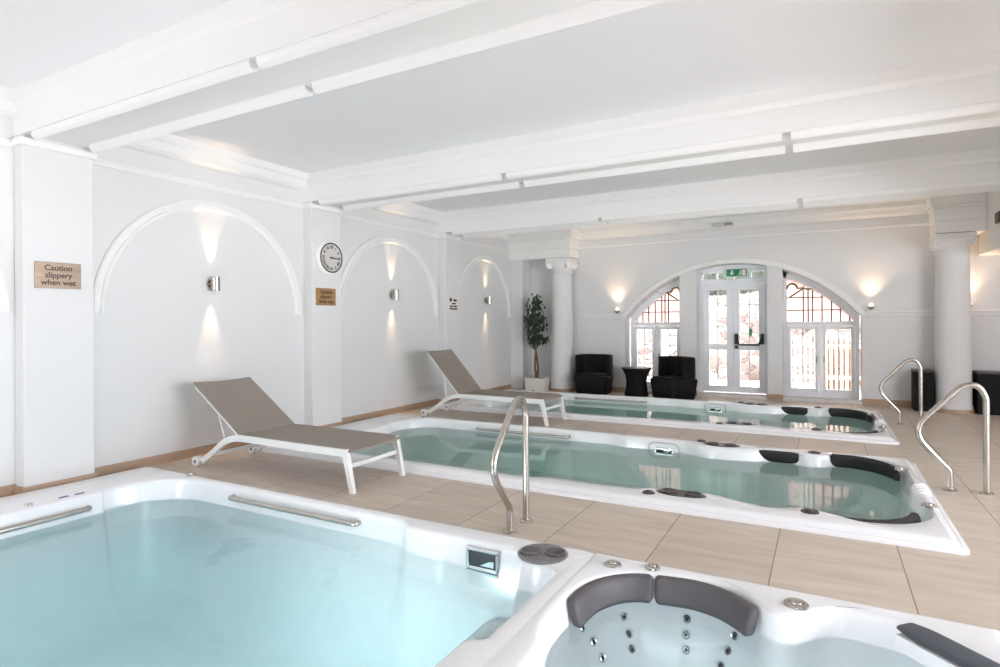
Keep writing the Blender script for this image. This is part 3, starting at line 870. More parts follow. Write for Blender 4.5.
PROF = [(0.0, 0.0), (0.018, -0.015), (0.03, -0.05), (0.028, -0.085), (0.012, -0.105), (-0.015, -0.105), (-0.032, -0.08), (-0.034, -0.02), (-0.02, 0.005)]
def headrest(parent, off, path, mat, z, h=0.105, t=0.05, lean=0.0, ends=0.72):
    """cushion along a horizontal path; the left of the path is the basin side"""
    prof = []
    for k in range(16):
        a = 2 * PI * k / 16
        c, s = math.cos(a), math.sin(a)
        u = t / 2 * math.copysign(abs(c) ** 0.6, c); v = h / 2 * math.copysign(abs(s) ** 0.6, s)
        prof.append((u - lean * v, v))
    pts = [Vector((p[0], p[1], z)) for p in path]
    return MB().sweep(pts, prof, ends, 2).build('headrest', mat, parent, off, smooth=50)

def jet(parent, off, c, nrm, r):
    c = Vector(c); nrm = Vector(nrm).normalized()
    u = nrm.orthogonal().normalized(); v = nrm.cross(u)
    n = 16
    def ring(rad, h): return [c + nrm * h + (u * math.cos(2 * PI * k / n) + v * math.sin(2 * PI * k / n)) * rad for k in range(n)]
    j = MB().loft([ring(r, 0.0), ring(r, 0.006), ring(r * 0.8, 0.010), ring(r * 0.55, 0.006)], True, True).build('jet', 'chrome', parent, off)
    MB().loft([ring(r * 0.5, 0.0065), ring(r * 0.42, 0.009), ring(r * 0.2, 0.011)], True, True).build('nozzle', 'black', j, off)
    return j

# ---- the two rear pools share one design
def rear_pool(rect, label):
    x0, x1, ya, yb = rect
    yc = (ya + yb) / 2
    t = thing('swim_spa', label, 'swim spa', (x0 + 0.3, ya + 0.1, 0.0), group='swim spas sunk in the tiled floor')
    off = t.location
    irect = (-4.72, x1 - 0.10, ya + 0.21, yb - 0.13)
    irad = (0.42, 0.42, 0.40, 0.40)
    def bump(x, y, nx, ny, s):
        if s in ('near', 'far'):
            b = plate(x, -2.0, -1.33, 0.055, 0.02)                 # flat panel with the skimmer
            for k in range(4): b += plate(x, -1.93 + 0.075 * k, -1.90 + 0.075 * k, 0.012, 0.006)
            b += bell(x, -0.92, 0.34, 0.19, 3)                      # bulge under the cup holder
            b += bell(x, -0.10, 0.13, 0.13, 2.6)                    # bulge under the air valve
            b += plate(x, -0.7, -0.2, 0.05, 0.08)
            return b
        if s == 'right':
            return bell(y, yc, 0.22, 0.05, 3)
        if s == 'left':
            return plate(y, ya + 0.75, yb - 0.75, 0.06, 0.02)
        return 0.0
    m, wb = shell(rect, irect, irad, bump, -0.055, (0.07, 0.07, 0.06, 0.06))
    m.build('shell', 'acrylic', t, off, smooth=50)
    wb.build('water', 'water_green', t, off, smooth=30)
    yf, yn = irect[3], irect[2]
    grab_bar(t, off, (-3.78, yf - 0.01), (-2.56, yf - 0.01), (0, -1), -0.012)
    grab_bar(t, off, (-3.78, yn + 0.01), (-2.56, yn + 0.01), (0, 1), -0.012)
    skimmer(t, off, -1.575, -1.375, yf - 0.088, -0.10, -0.022)
    ring = [(-1.475 + 0.155 * math.copysign(abs(math.cos(a)) ** 0.5, math.cos(a)), yf - 0.088, -0.045 + 0.075 * math.copysign(abs(math.sin(a)) ** 0.5, math.sin(a))) for a in [2 * PI * k / 40 for k in range(41)]]
    MB().tube(ring, 0.007, n=8).build('skimmer_surround', 'clock_face', t, off)
    # trim plate round the skimmer
    for (yy, sg) in ((yf, -1), (yn, 1)):
        cup_holder(t, off, -0.91, yy + sg * 0.06, 0.054, 0.175, 0.085, 'dark_plastic', 0)
        valve(t, off, -1.12, yy - sg * 0.035, 0.057, 0.045, 'dark_plastic')
        valve(t, off, -0.09, yy + sg * 0.035, 0.055, 0.055, 'dark_plastic')
        headrest(t, off, [(-0.56 + 0.34 * k / 9, yy + sg * 0.085) if sg < 0 else (-0.22 - 0.34 * k / 9, yy + sg * 0.085) for k in range(10)], 'pillow_dark', 0.0 if sg < 0 else -0.02, 0.115, 0.05, 0.25, 0.85)
    # long corner cushions
    xr = irect[1]
    def arcpath(yc_, sgn):
        P = []
        for k in range(9): P.append((0.04 + 0.09 * k / 8 + 0.0, yc_ - sgn * 0.03))
        for k in range(1, 15):
            a = PI / 2 * k / 14
            P.append((0.13 + 0.385 * math.sin(a), yc_ - sgn * (0.03 + 0.385 * (1 - math.cos(a)))))
        return P
    headrest(t, off, arcpath(yf, 1), 'pillow_dark', 0.005, 0.125, 0.06, 0.2)
    p = arcpath(yn, -1); p.reverse()
    headrest(t, off, p, 'pillow_dark', -0.008, 0.12, 0.06, 0.2)
    valve(t, off, x1 - 0.10, yc - 0.43, 0.056, 0.045, 'steel')
    valve(t, off, x1 - 0.16, yc + 0.62, 0.056, 0.04, 'steel')
    valve(t, off, -4.62, yf + 0.02, 0.056, 0.035, 'steel')
    # moulded steps in the rim at the end
    for k in range(4):
        yy = yc + 0.08 * (k - 1.5) + 0.02
        MB().tube([(x1 - 0.115, yy, 0.052), (x1 - 0.07, yy, 0.06), (x1 - 0.04, yy - 0.01, 0.052)], [0.012, 0.02, 0.01], n=10).build('rim_ridge', 'acrylic', t, off)
    return t
spa2 = rear_pool(P2, 'middle sunken swim spa with green water, between the two loungers')
spa3 = rear_pool(P3, 'farthest sunken swim spa, in front of the dark armchairs and arched window')

# ---- the front pool: swim basin and a hot tub in one shell
t1 = thing('swim_spa', 'large turquoise swim spa with attached hot tub in the foreground', 'swim spa', (-4.9, 0.8, 0), group='swim spas sunk in the tiled floor')
off = t1.location
DIV = -1.085
A_i = (-4.76, -1.175, 0.93, 2.945); A_rad = (0.12, 0.26, 0.46, 0.46)
def bumpA(x, y, nx, ny, s):
    if s == 'far': return plate(x, -2.28, -1.2, 0.075, 0.03) + plate(x, -2.2, -1.98, 0.012, 0.01)
    if s == 'near': return plate(x, -2.28, -1.2, 0.075, 0.03)
    if s == 'left': return plate(y, 0.2, 2.42, 0.05, 0.015)
    if s == 'right': return plate(y, 0.0, 1.97, 0.075, 0.012)
    if s == 'c' and x > -1.7 and y > 2.5: return 0.19 * max(0.0, 2 * nx * ny) ** 1.2 + 0.075 * max(0.0, ny) ** 6
    return 0.0
ledgeA = [(0.07, -0.34, 0.8), (0.10, -0.50, 0.5), (0.15, -0.65, 0.3), (0.22, -0.76, 0.2), (0.33, -0.83, 0.1), (0.48, -0.85, 0.0)]
mA, wA = shell((P1[0], DIV, P1[2], P1[3]), A_i, A_rad, bumpA, -0.095, (0.004, 0.004, 0.06, 0.06), 'nfl', ledge=ledgeA)
mA.build('shell', 'acrylic', t1, off, smooth=50)
wA.build('water', 'water_blue', t1, off, smooth=30)
MB().loft([rsq(-1.33, 1.95, 0.36, 0.95, 0.10, -0.84), rsq(-1.33, 1.95, 0.31, 0.90, 0.10, -0.36), rsq(-1.33, 1.95, 0.28, 0.87, 0.09, -0.32), rsq(-1.33, 1.95, 0.22, 0.80, 0.08, -0.31)]).build('bench_seat', 'acrylic', t1, off, smooth=50)
B_i = (-1.03, 0.50, 0.95, 2.922); B_rad = (0.3, 0.34, 0.40, 0.3)
def bumpB(x, y, nx, ny, s):
    if s == 'far':
        b = 0.0
        b += bell(x, -0.17, 0.13, 0.17, 2.4)
        b -= bell(x, -0.47, 0.16, 0.018, 2)
        return b
    if s == 'left': return plate(y, 1.0, 2.28, 0.0, 0.05) + plate(y, 0.5, 2.12, 0.07, 0.1)
    return 0.0
ledgeB = [(0.10, -0.30, 0.9), (0.17, -0.42, 0.8), (0.23, -0.50, 0.7), (0.28, -0.525, 0.6), (0.50, -0.53, 0.3), (0.53, -0.55, 0.2), (0.55, -0.85, 0.1), (0.6, -0.9, 0.0)]
mB, wB = shell((DIV, P1[1], P1[2], P1[3]), B_i, B_rad, bumpB, -0.06, (0.06, 0.06, 0.004, 0.004), 'nfr', ledge=ledgeB)
mB.build('hot_tub_shell', 'acrylic', t1, off, smooth=50)
wB.build('hot_tub_water', 'water_clear', t1, off, smooth=30)
grab_bar(t1, off, (-3.93, 2.945), (-2.68, 2.945), (0, -1), -0.012, 0.017)
grab_bar(t1, off, (-4.72, 2.30), (-4.72, 1.10), (1, 0), -0.035, 0.02)
skimmer(t1, off, -1.80, -1.585, 2.853, -0.125, 0.024)
cup_holder(t1, off, -1.325, 2.862, 0.055, 0.135, 0.14, 'grey_plastic', 0.35)
valve(t1, off, -0.95, 2.90, 0.057, 0.042, 'steel')
valve(t1, off, -0.762, 2.955, 0.057, 0.036, 'steel')
valve(t1, off, -0.115, 2.865, 0.056, 0.05, 'steel')
valve(t1, off, -4.55, 3.0, 0.057, 0.035, 'steel')
for (x, y) in ((-4.80, 2.19), (-4.79, 2.29)):
    MB().box(x - 0.012, x + 0.012, y - 0.03, y + 0.03, 0.056, 0.062).build('badge', 'purple', t1, off, smooth=0, bev=0.003)
valve(t1, off, -4.80, 1.98, 0.056, 0.022, 'steel')
# hot tub headrests follow the seat backs
headrest(t1, off, [(q[0], q[1]) for q in catmull([(-0.742, 2.882, 0), (-0.82, 2.862, 0), (-0.905, 2.79, 0), (-0.968, 2.67, 0), (-0.986, 2.55, 0), (-0.988, 2.455, 0)], 6)], 'pillow_grey', -0.014, 0.125, 0.055, 0.25, 0.6)
headrest(t1, off, [(q[0], q[1]) for q in catmull([(-0.278, 2.75, 0), (-0.33, 2.81, 0), (-0.43, 2.88, 0), (-0.55, 2.91, 0), (-0.66, 2.90, 0), (-0.735, 2.882, 0)], 6)], 'pillow_grey', -0.014, 0.125, 0.055, 0.25, 0.6)
hr = headrest(t1, off, [(0.62 - 0.345 * k / 11, 2.50 + 0.34 * k / 11) for k in range(12)], 'pillow_slate', 0.072, 0.026, 0.125, 0.0)
hr['label'] = 'slate topped headrest'
MB().sweep([Vector((0.61 - 0.33 * k / 11, 2.495 + 0.33 * k / 11, 0.035)) for k in range(12)], [(-0.05, -0.03), (0.072, -0.03), (0.066, 0.025), (-0.05, 0.025)], 0.85, 2).build('headrest_base', 'acrylic', t1, off)
for (x, y, z, nx, ny, nz_) in [(-0.993, 2.572, -0.125, 0.96, -0.19, 0.2), (-0.958, 2.622, -0.205, 0.86, -0.29, 0.42), (-0.919, 2.636, -0.276, 0.86, -0.29, 0.42), (-0.863, 2.799, -0.143, 0.65, -0.74, 0.2), (-0.836, 2.791, -0.215, 0.6, -0.68, 0.42), (-0.816, 2.772, -0.274, 0.51, -0.76, 0.42), (-0.585, 2.898, -0.131, 0.09, -0.97, 0.2), (-0.586, 2.879, -0.199, 0.09, -0.9, 0.42), (-0.581, 2.853, -0.256, 0.08, -0.9, 0.42), (-0.368, 2.884, -0.151, -0.43, -0.88, 0.18), (-0.396, 2.869, -0.22, -0.17, -0.89, 0.42), (-0.424, 2.844, -0.283, -0.09, -0.9, 0.42)]:
    jet(t1, off, (x, y, z), (nx, ny, nz_), 0.019)
def pool_fill(parent, loc, direction, w, sx, sy, color):  # unseen fill light and its housing, added to brighten the pool water
    MB().box(loc[0] - sx / 2 - 0.03, loc[0] + sx / 2 + 0.03, loc[1] - 0.035, loc[1] - 0.02, loc[2] - sy / 2 - 0.03, loc[2] + sy / 2 + 0.03).build('pool_fill_housing', 'grey_plastic', parent, parent.location, smooth=0, bev=0.004)
    L = bpy.data.lights.new('underwater_fill', 'AREA'); L.shape = 'RECTANGLE'; L.size = sx; L.size_y = sy; L.energy = w; L.color = color
    o = bpy.data.objects.new('underwater_fill', L); COL.objects.link(o); o.location = loc
    o.rotation_euler = Vector(direction).to_track_quat('-Z', 'Y').to_euler()
pool_fill(t1, (-2.42, 1.22, -0.34), (-0.4, 1, -0.02), 33, 1.0, 0.22, (0.94, 0.98, 1.0))
for (sp_, p) in ((spa2, P2), (spa3, P3)): pool_fill(sp_, (-2.0, p[2] + 0.45, -0.4), (0, 1, 0.1), 16, 4.4, 0.2, (0.94, 1.0, 0.97))
pool_fill(t1, (-0.25, 1.60, -0.35), (0, 1, 0.1), 8, 0.8, 0.2, (0.97, 0.98, 1.0))

# ------------------------------------------------------------------ pool handrails
def handrail(loc, rz, label, pts, r=0.021):
    t = thing('handrail', label, 'handrail', loc, rz, group='steel pool handrails')
    MB().tube([(p[0], 0, p[1]) for p in fillet([(p[0], p[1], 0) for p in pts], [0, .07, .17, .2, .12, .12, 0], 10)], r, n=16).build('rail', 'steel', t, smooth=60)
    for x in (pts[0][0], pts[-1][0]):
        MB().lathe([(0.045, 0.0), (0.045, 0.006), (0.036, 0.014), (r + 0.002, 0.016)], x, 0, 24).build('flange', 'steel', t)
    return t
RP = [(-0.225, 0.0), (-0.225, 0.15), (-0.475, 0.44), (-0.15, 0.80), (-0.045, 0.81), (0.0, 0.71), (0.0, 0.0)]
handrail((-1.71, 3.44, 0), PI / 2, 'bent steel handrail standing beside the turquoise pool', [(x, z) for x, z in RP])
handrail((1.05, 5.585, 0), 0.12, 'bent steel handrail at the end of the middle pool', RP)
handrail((1.035, 8.87, 0), 0.12, 'bent steel handrail at the end of the farthest pool', RP)

# ------------------------------------------------------------------ sun loungers
def lounger(loc, rz, label, ang, W=0.60, Lb=0.74):
    t = thing('sun_lounger', label, 'sun lounger', loc, rz, group='sun loungers between the pools')
    # local: foot leg at x=0, head at -1.95; y from 0 (near) to W (far)
    H = 0.322; hx = -1.30; r = 0.02
    bd = Vector((-math.cos(ang), 0, math.sin(ang)))
    hinge = Vector((hx, 0, H + 0.005)); bn = Vector((math.sin(ang), 0, math.cos(ang)))
    for (y, sgn) in ((0.0, 1), (W, -1)):
        path = catmull([(-0.055, y, H - 0.02), (-0.6, y, H - 0.02), (-1.15, y, H - 0.015), (-1.34, y, H - 0.02), (-1.50, y, H - 0.07), (-1.66, y, H - 0.18), (-1.80, y, H - 0.265)], 6)
        # flattened rail: sweep a rectangular section
        MB().sweep([p for p in path], [(-0.017, -0.028), (0.017, -0.028), (0.017, 0.028), (-0.017, 0.028)], 1.0, 1).build('side_rail', 'white_metal', t, smooth=30)
        # foot leg, leaning out
        MB().loft([[(x, y + dy, 0.0) for x, dy in ((-0.022, -0.018), (0.022, -0.018), (0.022, 0.018), (-0.022, 0.018))],
                   [(x - 0.075, y + dy, H + 0.006) for x, dy in ((-0.03, -0.018), (0.03, -0.018), (0.03, 0.018), (-0.03, 0.018))]]).build('leg', 'white_metal', t, smooth=0, bev=0.005)
        wy = y + sgn * 0.0
        w = MB().tube([(-1.885, wy - 0.024, 0.045), (-1.885, wy + 0.024, 0.045)], 0.045, n=24).build('wheel', 'white_metal', t)
        MB().tube([(-1.885, wy - 0.027, 0.045), (-1.885, wy + 0.027, 0.045)], 0.016, n=14).build('axle', 'grey_plastic', w)
        MB().tube([(-1.79, y, 0.075), (-1.885, y, 0.047)], 0.018, n=8).build('wheel_fork', 'white_metal', t)
        # back frame tube at the edge of the sling
        MB().tube([hinge + Vector((0, y + sgn * 0.012, 0)) + bn * -0.012, hinge + bd * Lb + Vector((0, y + sgn * 0.012, 0)) + bn * -0.012], 0.013, n=10).build('back_frame', 'white_metal', t)
    MB().box(-0.075, -0.045, 0.018, W - 0.018, 0.18, 0.215).build('cross_bar', 'white_metal', t, smooth=0, bev=0.004)
    MB().box(-1.73, -1.70, 0.018, W - 0.018, 0.10, 0.13).build('cross_bar', 'white_metal', t, smooth=0, bev=0.004)
    # prop stays of the back
    p = hinge + bd * 0.34
    for y in (0.03, W - 0.03):
        MB().tube([(p.x - bn.x * 0.05, y, p.z - bn.z * 0.05), (-1.52, y, 0.235)], 0.009, n=8).build('back_stay', 'white_metal', t)
    MB().tube([(p.x - bn.x * 0.055, 0.03, p.z - bn.z * 0.055), (p.x - bn.x * 0.055, W - 0.03, p.z - bn.z * 0.055)], 0.009, n=8).build('cross_bar', 'white_metal', t)
    # slings, slightly dished
    def sheet(P0, P1, w0, w1, nx, ny, sag, th, edge_drop=0.0):
        m = MB(); top = []; bot = []
        for i in range(nx + 1):
            for j in range(ny + 1):
                u = i / nx; v = j / ny
                q = P0.lerp(P1, u)
                s = -sag * math.sin(PI * v) * (0.4 + 0.6 * math.sin(PI * min(1, max(0, u)))) if sag else 0
                if edge_drop and u > 0.93: s -= edge_drop * ((u - 0.93) / 0.07) ** 2
                nrm = Vector((-(P1 - P0).z, 0, (P1 - P0).x)).normalized()
                if nrm.z < 0: nrm = -nrm
                pt = Vector((q.x, w0 + (w1 - w0) * v, q.z)) + nrm * s
                top.append(pt); bot.append(pt - nrm * th)
        n = (nx + 1) * (ny + 1); fs = []
        for i in range(nx):
            for j in range(ny):
                a = i * (ny + 1) + j
                fs.append((a, a + 1, a + ny + 2, a + ny + 1)); fs.append((n + a, n + a + ny + 1, n + a + ny + 2, n + a + 1))
        for i in range(nx):
            a = i * (ny + 1); b = a + ny
            fs.append((a, a + ny + 1, n + a + ny + 1, n + a)); fs.append((b, n + b, n + b + ny + 1, b + ny + 1))
        for j in range(ny):
            a = j; b = nx * (ny + 1) + j
            fs.append((a, n + a, n + a + 1, a + 1)); fs.append((b, b + 1, n + b + 1, n + b))
        m.add(top + bot, fs); return m
    sheet(Vector((hx, 0, H + 0.018)), Vector((-0.03, 0, H + 0.018)), -0.005, W + 0.005, 24, 12, 0.02, 0.012, 0.02).build('seat_sling', 'sling', t, smooth=50)
    b0 = hinge + Vector((0, 0, 0.016))
    sheet(b0, b0 + bd * (Lb + 0.02), -0.005, W + 0.005, 16, 12, 0.03, 0.012).build('back_sling', 'sling', t, smooth=50)
    return t
lounger((-3.15, 3.38, 0), 0, 'taupe sun lounger with low back beside the turquoise pool', math.radians(33.5))
lounger((-3.04, 6.715, 0), 0, 'taupe sun lounger with steep back between the two rear pools', math.radians(48), 0.575)

# ------------------------------------------------------------------ wall lights
def spot(name, loc, direction, watts, size, blend, color=WARM, rad=0.012):
    L = bpy.data.lights.new(name, 'SPOT'); L.energy = watts; L.spot_size = size; L.spot_blend = blend; L.color = color; L.shadow_soft_size = rad
    o = bpy.data.objects.new(name, L); COL.objects.link(o); o.location = loc
    o.rotation_euler = Vector(direction).to_track_quat('-Z', 'Y').to_euler()
    return o
SC_L = ['steel wall sconce in the arched bay behind the near lounger', 'steel wall sconce in the arched bay beside the clock pillar', 'steel wall sconce in the arched bay nearest the potted tree']
UPW, DNW = 26.0, 26.0
for i, y in enumerate((3.79, 6.62, 9.28)):
    x = WX + 0.085; z = 1.70
    t = thing('wall_sconce', SC_L[i], 'wall light', (WX, y, z), group='up and down wall sconces')
    MB().lathe([(0.038, -0.07), (0.04, -0.068), (0.04, 0.068), (0.038, 0.07), (0.033, 0.07), (0.033, 0.05)], 0.085, 0, 28, cap=False).build('barrel', 'steel', t)
    MB().lathe([(0.033, -0.05), (0.033, -0.07), (0.038, -0.07)], 0.085, 0, 28, cap=False).build('lower_ring', 'steel', t)
    MB().tube([(0.0, 0, 0), (0.02, 0, 0)], 0.045, n=24).build('wall_plate', 'steel', t)
    MB().tube([(0.018, 0, 0), (0.05, 0, 0)], 0.018, n=14).build('arm', 'steel', t)
    MB().lathe([(0.0325, 0.048), (0.0325, 0.052), (0.001, 0.054)], 0.085, 0, 20, cap=False).build('lamp_lens', 'bulb', t)
    MB().lathe([(0.0325, -0.048), (0.0325, -0.052), (0.001, -0.054)], 0.085, 0, 20, cap=False).build('lamp_lens', 'bulb', t)
    for (dz, w) in ((0.075, UPW), (-0.075, DNW)):
        s = spot('sconce_lamp', (0.056, 0, dz), (-0.03, 0, math.copysign(1, dz)), w, math.radians(40), 1.0)
        s.parent = t
FS = [(-3.36, 'small glowing uplight on the far wall left of the arch'), (0.62, 'small glowing uplight on the far wall right of the arch'), (1.80, 'small uplight on the far wall partly hidden by the right column')]
for (x, lab) in FS:
    t = thing('uplight', lab, 'wall light', (x, FY, 1.46), group='small uplights on the far wall')
    MB().lathe([(0.012, 0.0), (0.03, 0.012), (0.042, 0.035), (0.046, 0.055), (0.042, 0.055), (0.036, 0.035)], 0, -0.065, 24, cap=False).build('bowl', 'steel', t)
    MB().tube([(0, 0.0, 0.02), (0, -0.05, 0.02)], 0.012, n=12).build('arm', 'steel', t)
    MB().lathe([(0.001, 0.035), (0.03, 0.04), (0.033, 0.06), (0.026, 0.085), (0.012, 0.1), (0.001, 0.103)], 0, -0.065, 20, cap=False).build('glass_shade', 'bulb', t)
    s = spot('uplight_lamp', (0, -0.075, 0.115), (0, -0.35, 1), 28.0, math.radians(115), 1.0, rad=0.035); s.parent = t

# ------------------------------------------------------------------ signs and clock on the pillars
def face_x(loc_y, loc_z):   # matrix: text lying on a +X facing plate, local to the thing
    return Matrix(((0, 0, 1, 0), (1, 0, 0, 0), (0, 1, 0, 0), (0, 0, 0, 1)))
def plaque(y0, y1, z0, z1, label, mat, ink, lines, size):
    t = thing('sign_plaque', label, 'sign', (PX, (y0 + y1) / 2, (z0 + z1) / 2))
    w, h = (y1 - y0) / 2, (z1 - z0) / 2
    MB().box(0.001, 0.010, -w, w, -h, h).build('plate', mat, t, smooth=0, bev=0.002)
    text_mesh('lettering', lines, size, ink, t, Matrix.Translation((0.0105, 0, 0)) @ face_x(0, 0))
    for sy in (-1, 1):
        for sz in (-1, 1):
            MB().tube([(0.009, sy * (w - 0.012), sz * (h - 0.012)), (0.0125, sy * (w - 0.012), sz * (h - 0.012))], 0.004, n=10).build('screw', 'steel', t)
    return t
plaque(2.22, 2.54, 1.582, 1.785, 'brass plaque reading Caution slippery when wet on the nearest pillar', 'brass', 'ink', 'Caution\nslippery\nwhen wet', 0.06)
plaque(5.055, 5.375, 1.515, 1.722, 'small brass plaque under the wall clock', 'brass_warm', 'ink', 'Caution\nslippery\nwhen wet', 0.06)
t = thing('notice_sign', 'small white notice with dark print on the third pillar', 'sign', (PX, 8.0, 1.615))
MB().box(0.001, 0.007, -0.145, 0.145, -0.115, 0.115).build('plate', 'sign_white', t, smooth=0, bev=0.002)
m = MB()
m.lathe([(0.001, -0.0005), (0.034, -0.0005), (0.034, 0.0005), (0.001, 0.0005)], 0, 0, 20)
m.v = [(0.0078 + z * 0.6, x * 1.0 - 0.075, y * 1.0 + 0.055) for (x, y, z) in m.v]
m.box(0.0072, 0.0082, 0.0, 0.10, 0.03, 0.065)
for (z, a, b) in ((-0.005, -0.04, 0.07), (-0.05, -0.10, -0.01), (-0.05, 0.01, 0.11), (-0.09, -0.11, 0.12)):
    m.box(0.0072, 0.0082, a, b, z - 0.013, z + 0.011)
m.build('print', 'ink_black', t, smooth=0)

ck = thing('wall_clock', 'round wall clock with grey face above the brass plaque', 'clock', (PX, 5.25, 2.09))
def xl(m):   # turn a z-axis lathe into an x-axis one
    m.v = [(z, x, y) for (x, y, z) in m.v]; return m
xl(MB().lathe([(0.205, 0.001), (0.21, 0.01), (0.205, 0.05), (0.19, 0.065), (0.18, 0.065)], n=48)).build('case', 'white_metal', ck)
xl(MB().lathe([(0.182, 0.05), (0.182, 0.073), (0.174, 0.076), (0.166, 0.07), (0.166, 0.05)], n=48, cap=False)).build('rim', 'clock_rim', ck)
xl(MB().lathe([(0.168, 0.05), (0.168, 0.067)], n=48)).build('face', 'clock_face', ck)
roman = ['XII', 'I', 'II', 'III', 'IIII', 'V', 'VI', 'VII', 'VIII', 'IX', 'X', 'XI']
fx = face_x(0, 0)
num = []
for k, s in enumerate(roman):
    a = PI / 2 - 2 * PI * k / 12
    mt = Matrix.Translation((0.0678, 0.128 * math.cos(a), 0.128 * math.sin(a))) @ fx @ Matrix.Rotation(a - PI / 2, 4, 'Z')
    o = text_mesh('numeral', s, 0.052, 'ink_black', ck, mt)
def hand(nm, a, L, w):
    d = Vector((0, math.cos(a), math.sin(a))); s = Vector((0, -d.z, d.y))
    q = [-d * 0.03 - s * w, -d * 0.03 + s * w, d * L + s * w * 0.6, d * L - s * w * 0.6]
    MB().loft([[(0.0695, p.y, p.z) for p in q], [(0.0715, p.y, p.z) for p in q]]).build(nm, 'ink_black', ck, smooth=0)
hand('hour_hand', math.radians(-6), 0.085, 0.008)
hand('minute_hand', math.radians(-2), 0.14, 0.006)
xl(MB().lathe([(0.012, 0.068), (0.012, 0.074), (0.001, 0.075)], n=16, cap=False)).build('hub', 'ink_black', ck)

# box on the bulkhead at the right edge, fitting on the far cornice
t = thing('wall_mounted_box', 'small brown box on the bulkhead at the top right', 'box', (BX1, 9.50, 2.58))
MB().box(-0.03, -0.001, -0.10, 0.10, -0.07, 0.07).build('housing', 'brown_box', t, smooth=0, bev=0.006)
MB().box(-0.034, -0.03, -0.085, 0.085, -0.055, 0.055).build('front_panel', 'black', t, smooth=0)
t = thing('ceiling_fitting', 'slim off-white fitting on the cornice above the double doors', 'fitting', (-1.5, FY - 0.12, 2.90))
MB().box(-0.17, 0.17, -0.05, 0.0, 0.0, 0.055).build('housing', 'clock_face', t, smooth=0, bev=0.008)
MB().box(0.03, 0.15, -0.056, -0.05, 0.012, 0.043).build('grille', 'grey_plastic', t, smooth=0)

# ------------------------------------------------------------------ lounge furniture by the arch
def tub_chair(loc, rz, label):
    t = thing('tub_chair', label, 'armchair', loc, rz, group='dark woven tub chairs')
    # local: faces -Y
    MB().loft([rsq(0, 0, 0.27, 0.26, 0.12, 0.0), rsq(0, 0, 0.285, 0.275, 0.12, 0.03), rsq(0, 0, 0.325, 0.30, 0.13, 0.30), rsq(0, 0, 0.325, 0.30, 0.13, 0.325), rsq(0, 0, 0.315, 0.29, 0.12, 0.335)]).build('base', 'wicker', t, smooth=45)
    MB().loft([rsq(0, -0.03, 0.26, 0.235, 0.09, 0.33), rsq(0, -0.03, 0.27, 0.245, 0.09, 0.345), rsq(0, -0.03, 0.265, 0.24, 0.09, 0.365), rsq(0, -0.03, 0.24, 0.215, 0.08, 0.372)]).build('seat_cushion', 'wicker', t, smooth=45)
    # wrap-round back
    P = []
    for k in range(0, 9): P.append((0.30, -0.06 + 0.15 * k / 8))
    for k in range(1, 11):
        a = PI / 2 * k / 10; P.append((0.30 - 0.19 * (1 - math.cos(a)), 0.09 + 0.18 * math.sin(a)))
    P += [(0.11 - 0.22 * k / 6, 0.27) for k in range(1, 7)]
    P += [(-x, y) for (x, y) in reversed(P[:-6])][1:] if False else []
    full = P + [(-x, y) for (x, y) in reversed(P[:19])]
    lo = []; n = len(full)
    for i, (x, y) in enumerate(full):
        a = Vector(full[min(i + 1, n - 1)]) - Vector(full[max(i - 1, 0)]); a.normalize()
        s = Vector((a.y, -a.x)) * 0.03
        hgt = 0.70
        lo.append([(x + s.x, y + s.y, 0.31), (x + s.x * 0.9, y + s.y * 0.9, hgt - 0.02), (x + s.x * .4, y + s.y * .4, hgt), (x - s.x * .4, y - s.y * .4, hgt), (x - s.x * .9, y - s.y * .9, hgt - 0.02), (x - s.x, y - s.y, 0.31)])
    MB().loft(lo).build('backrest', 'wicker', t, smooth=45)
    return t
tub_chair((-3.70, 10.24, 0), math.radians(4), 'black woven tub chair against the wall beside the round column')
tub_chair((-2.24, 10.12, 0), math.radians(-38), 'black woven tub chair in front of the left arched window')
t = thing('side_table', 'black woven hourglass side table between the two tub chairs', 'table', (-2.91, 10.25, 0))
MB().lathe([(0.205, 0.0), (0.21, 0.02), (0.195, 0.10), (0.178, 0.20), (0.178, 0.27), (0.195, 0.36), (0.235, 0.44), (0.262, 0.475)], n=40).build('table_base', 'wicker', t, smooth=45)
MB().lathe([(0.262, 0.475), (0.268, 0.482), (0.262, 0.492), (0.25, 0.495)], n=40).build('table_top', 'black', t)

def bench(x0, x1, label):
    t = thing('bench', label, 'bench', ((x0 + x1) / 2, 10.38, 0), group='black benches beside the right column')
    w = (x1 - x0) / 2
    MB().box(-w, w, -0.15, 0.22, 0.0, 0.555).build('bench_body', 'jet', t, smooth=0, bev=0.006)
    MB().box(-w - 0.004, w + 0.004, -0.155, 0.225, 0.556, 0.582).build('bench_top', 'dark_plastic', t, smooth=0, bev=0.004)
    return t
bench(1.12, 1.345, 'narrow black bench end left of the right column')
bench(1.83, 2.95, 'black bench against the wall right of the column')

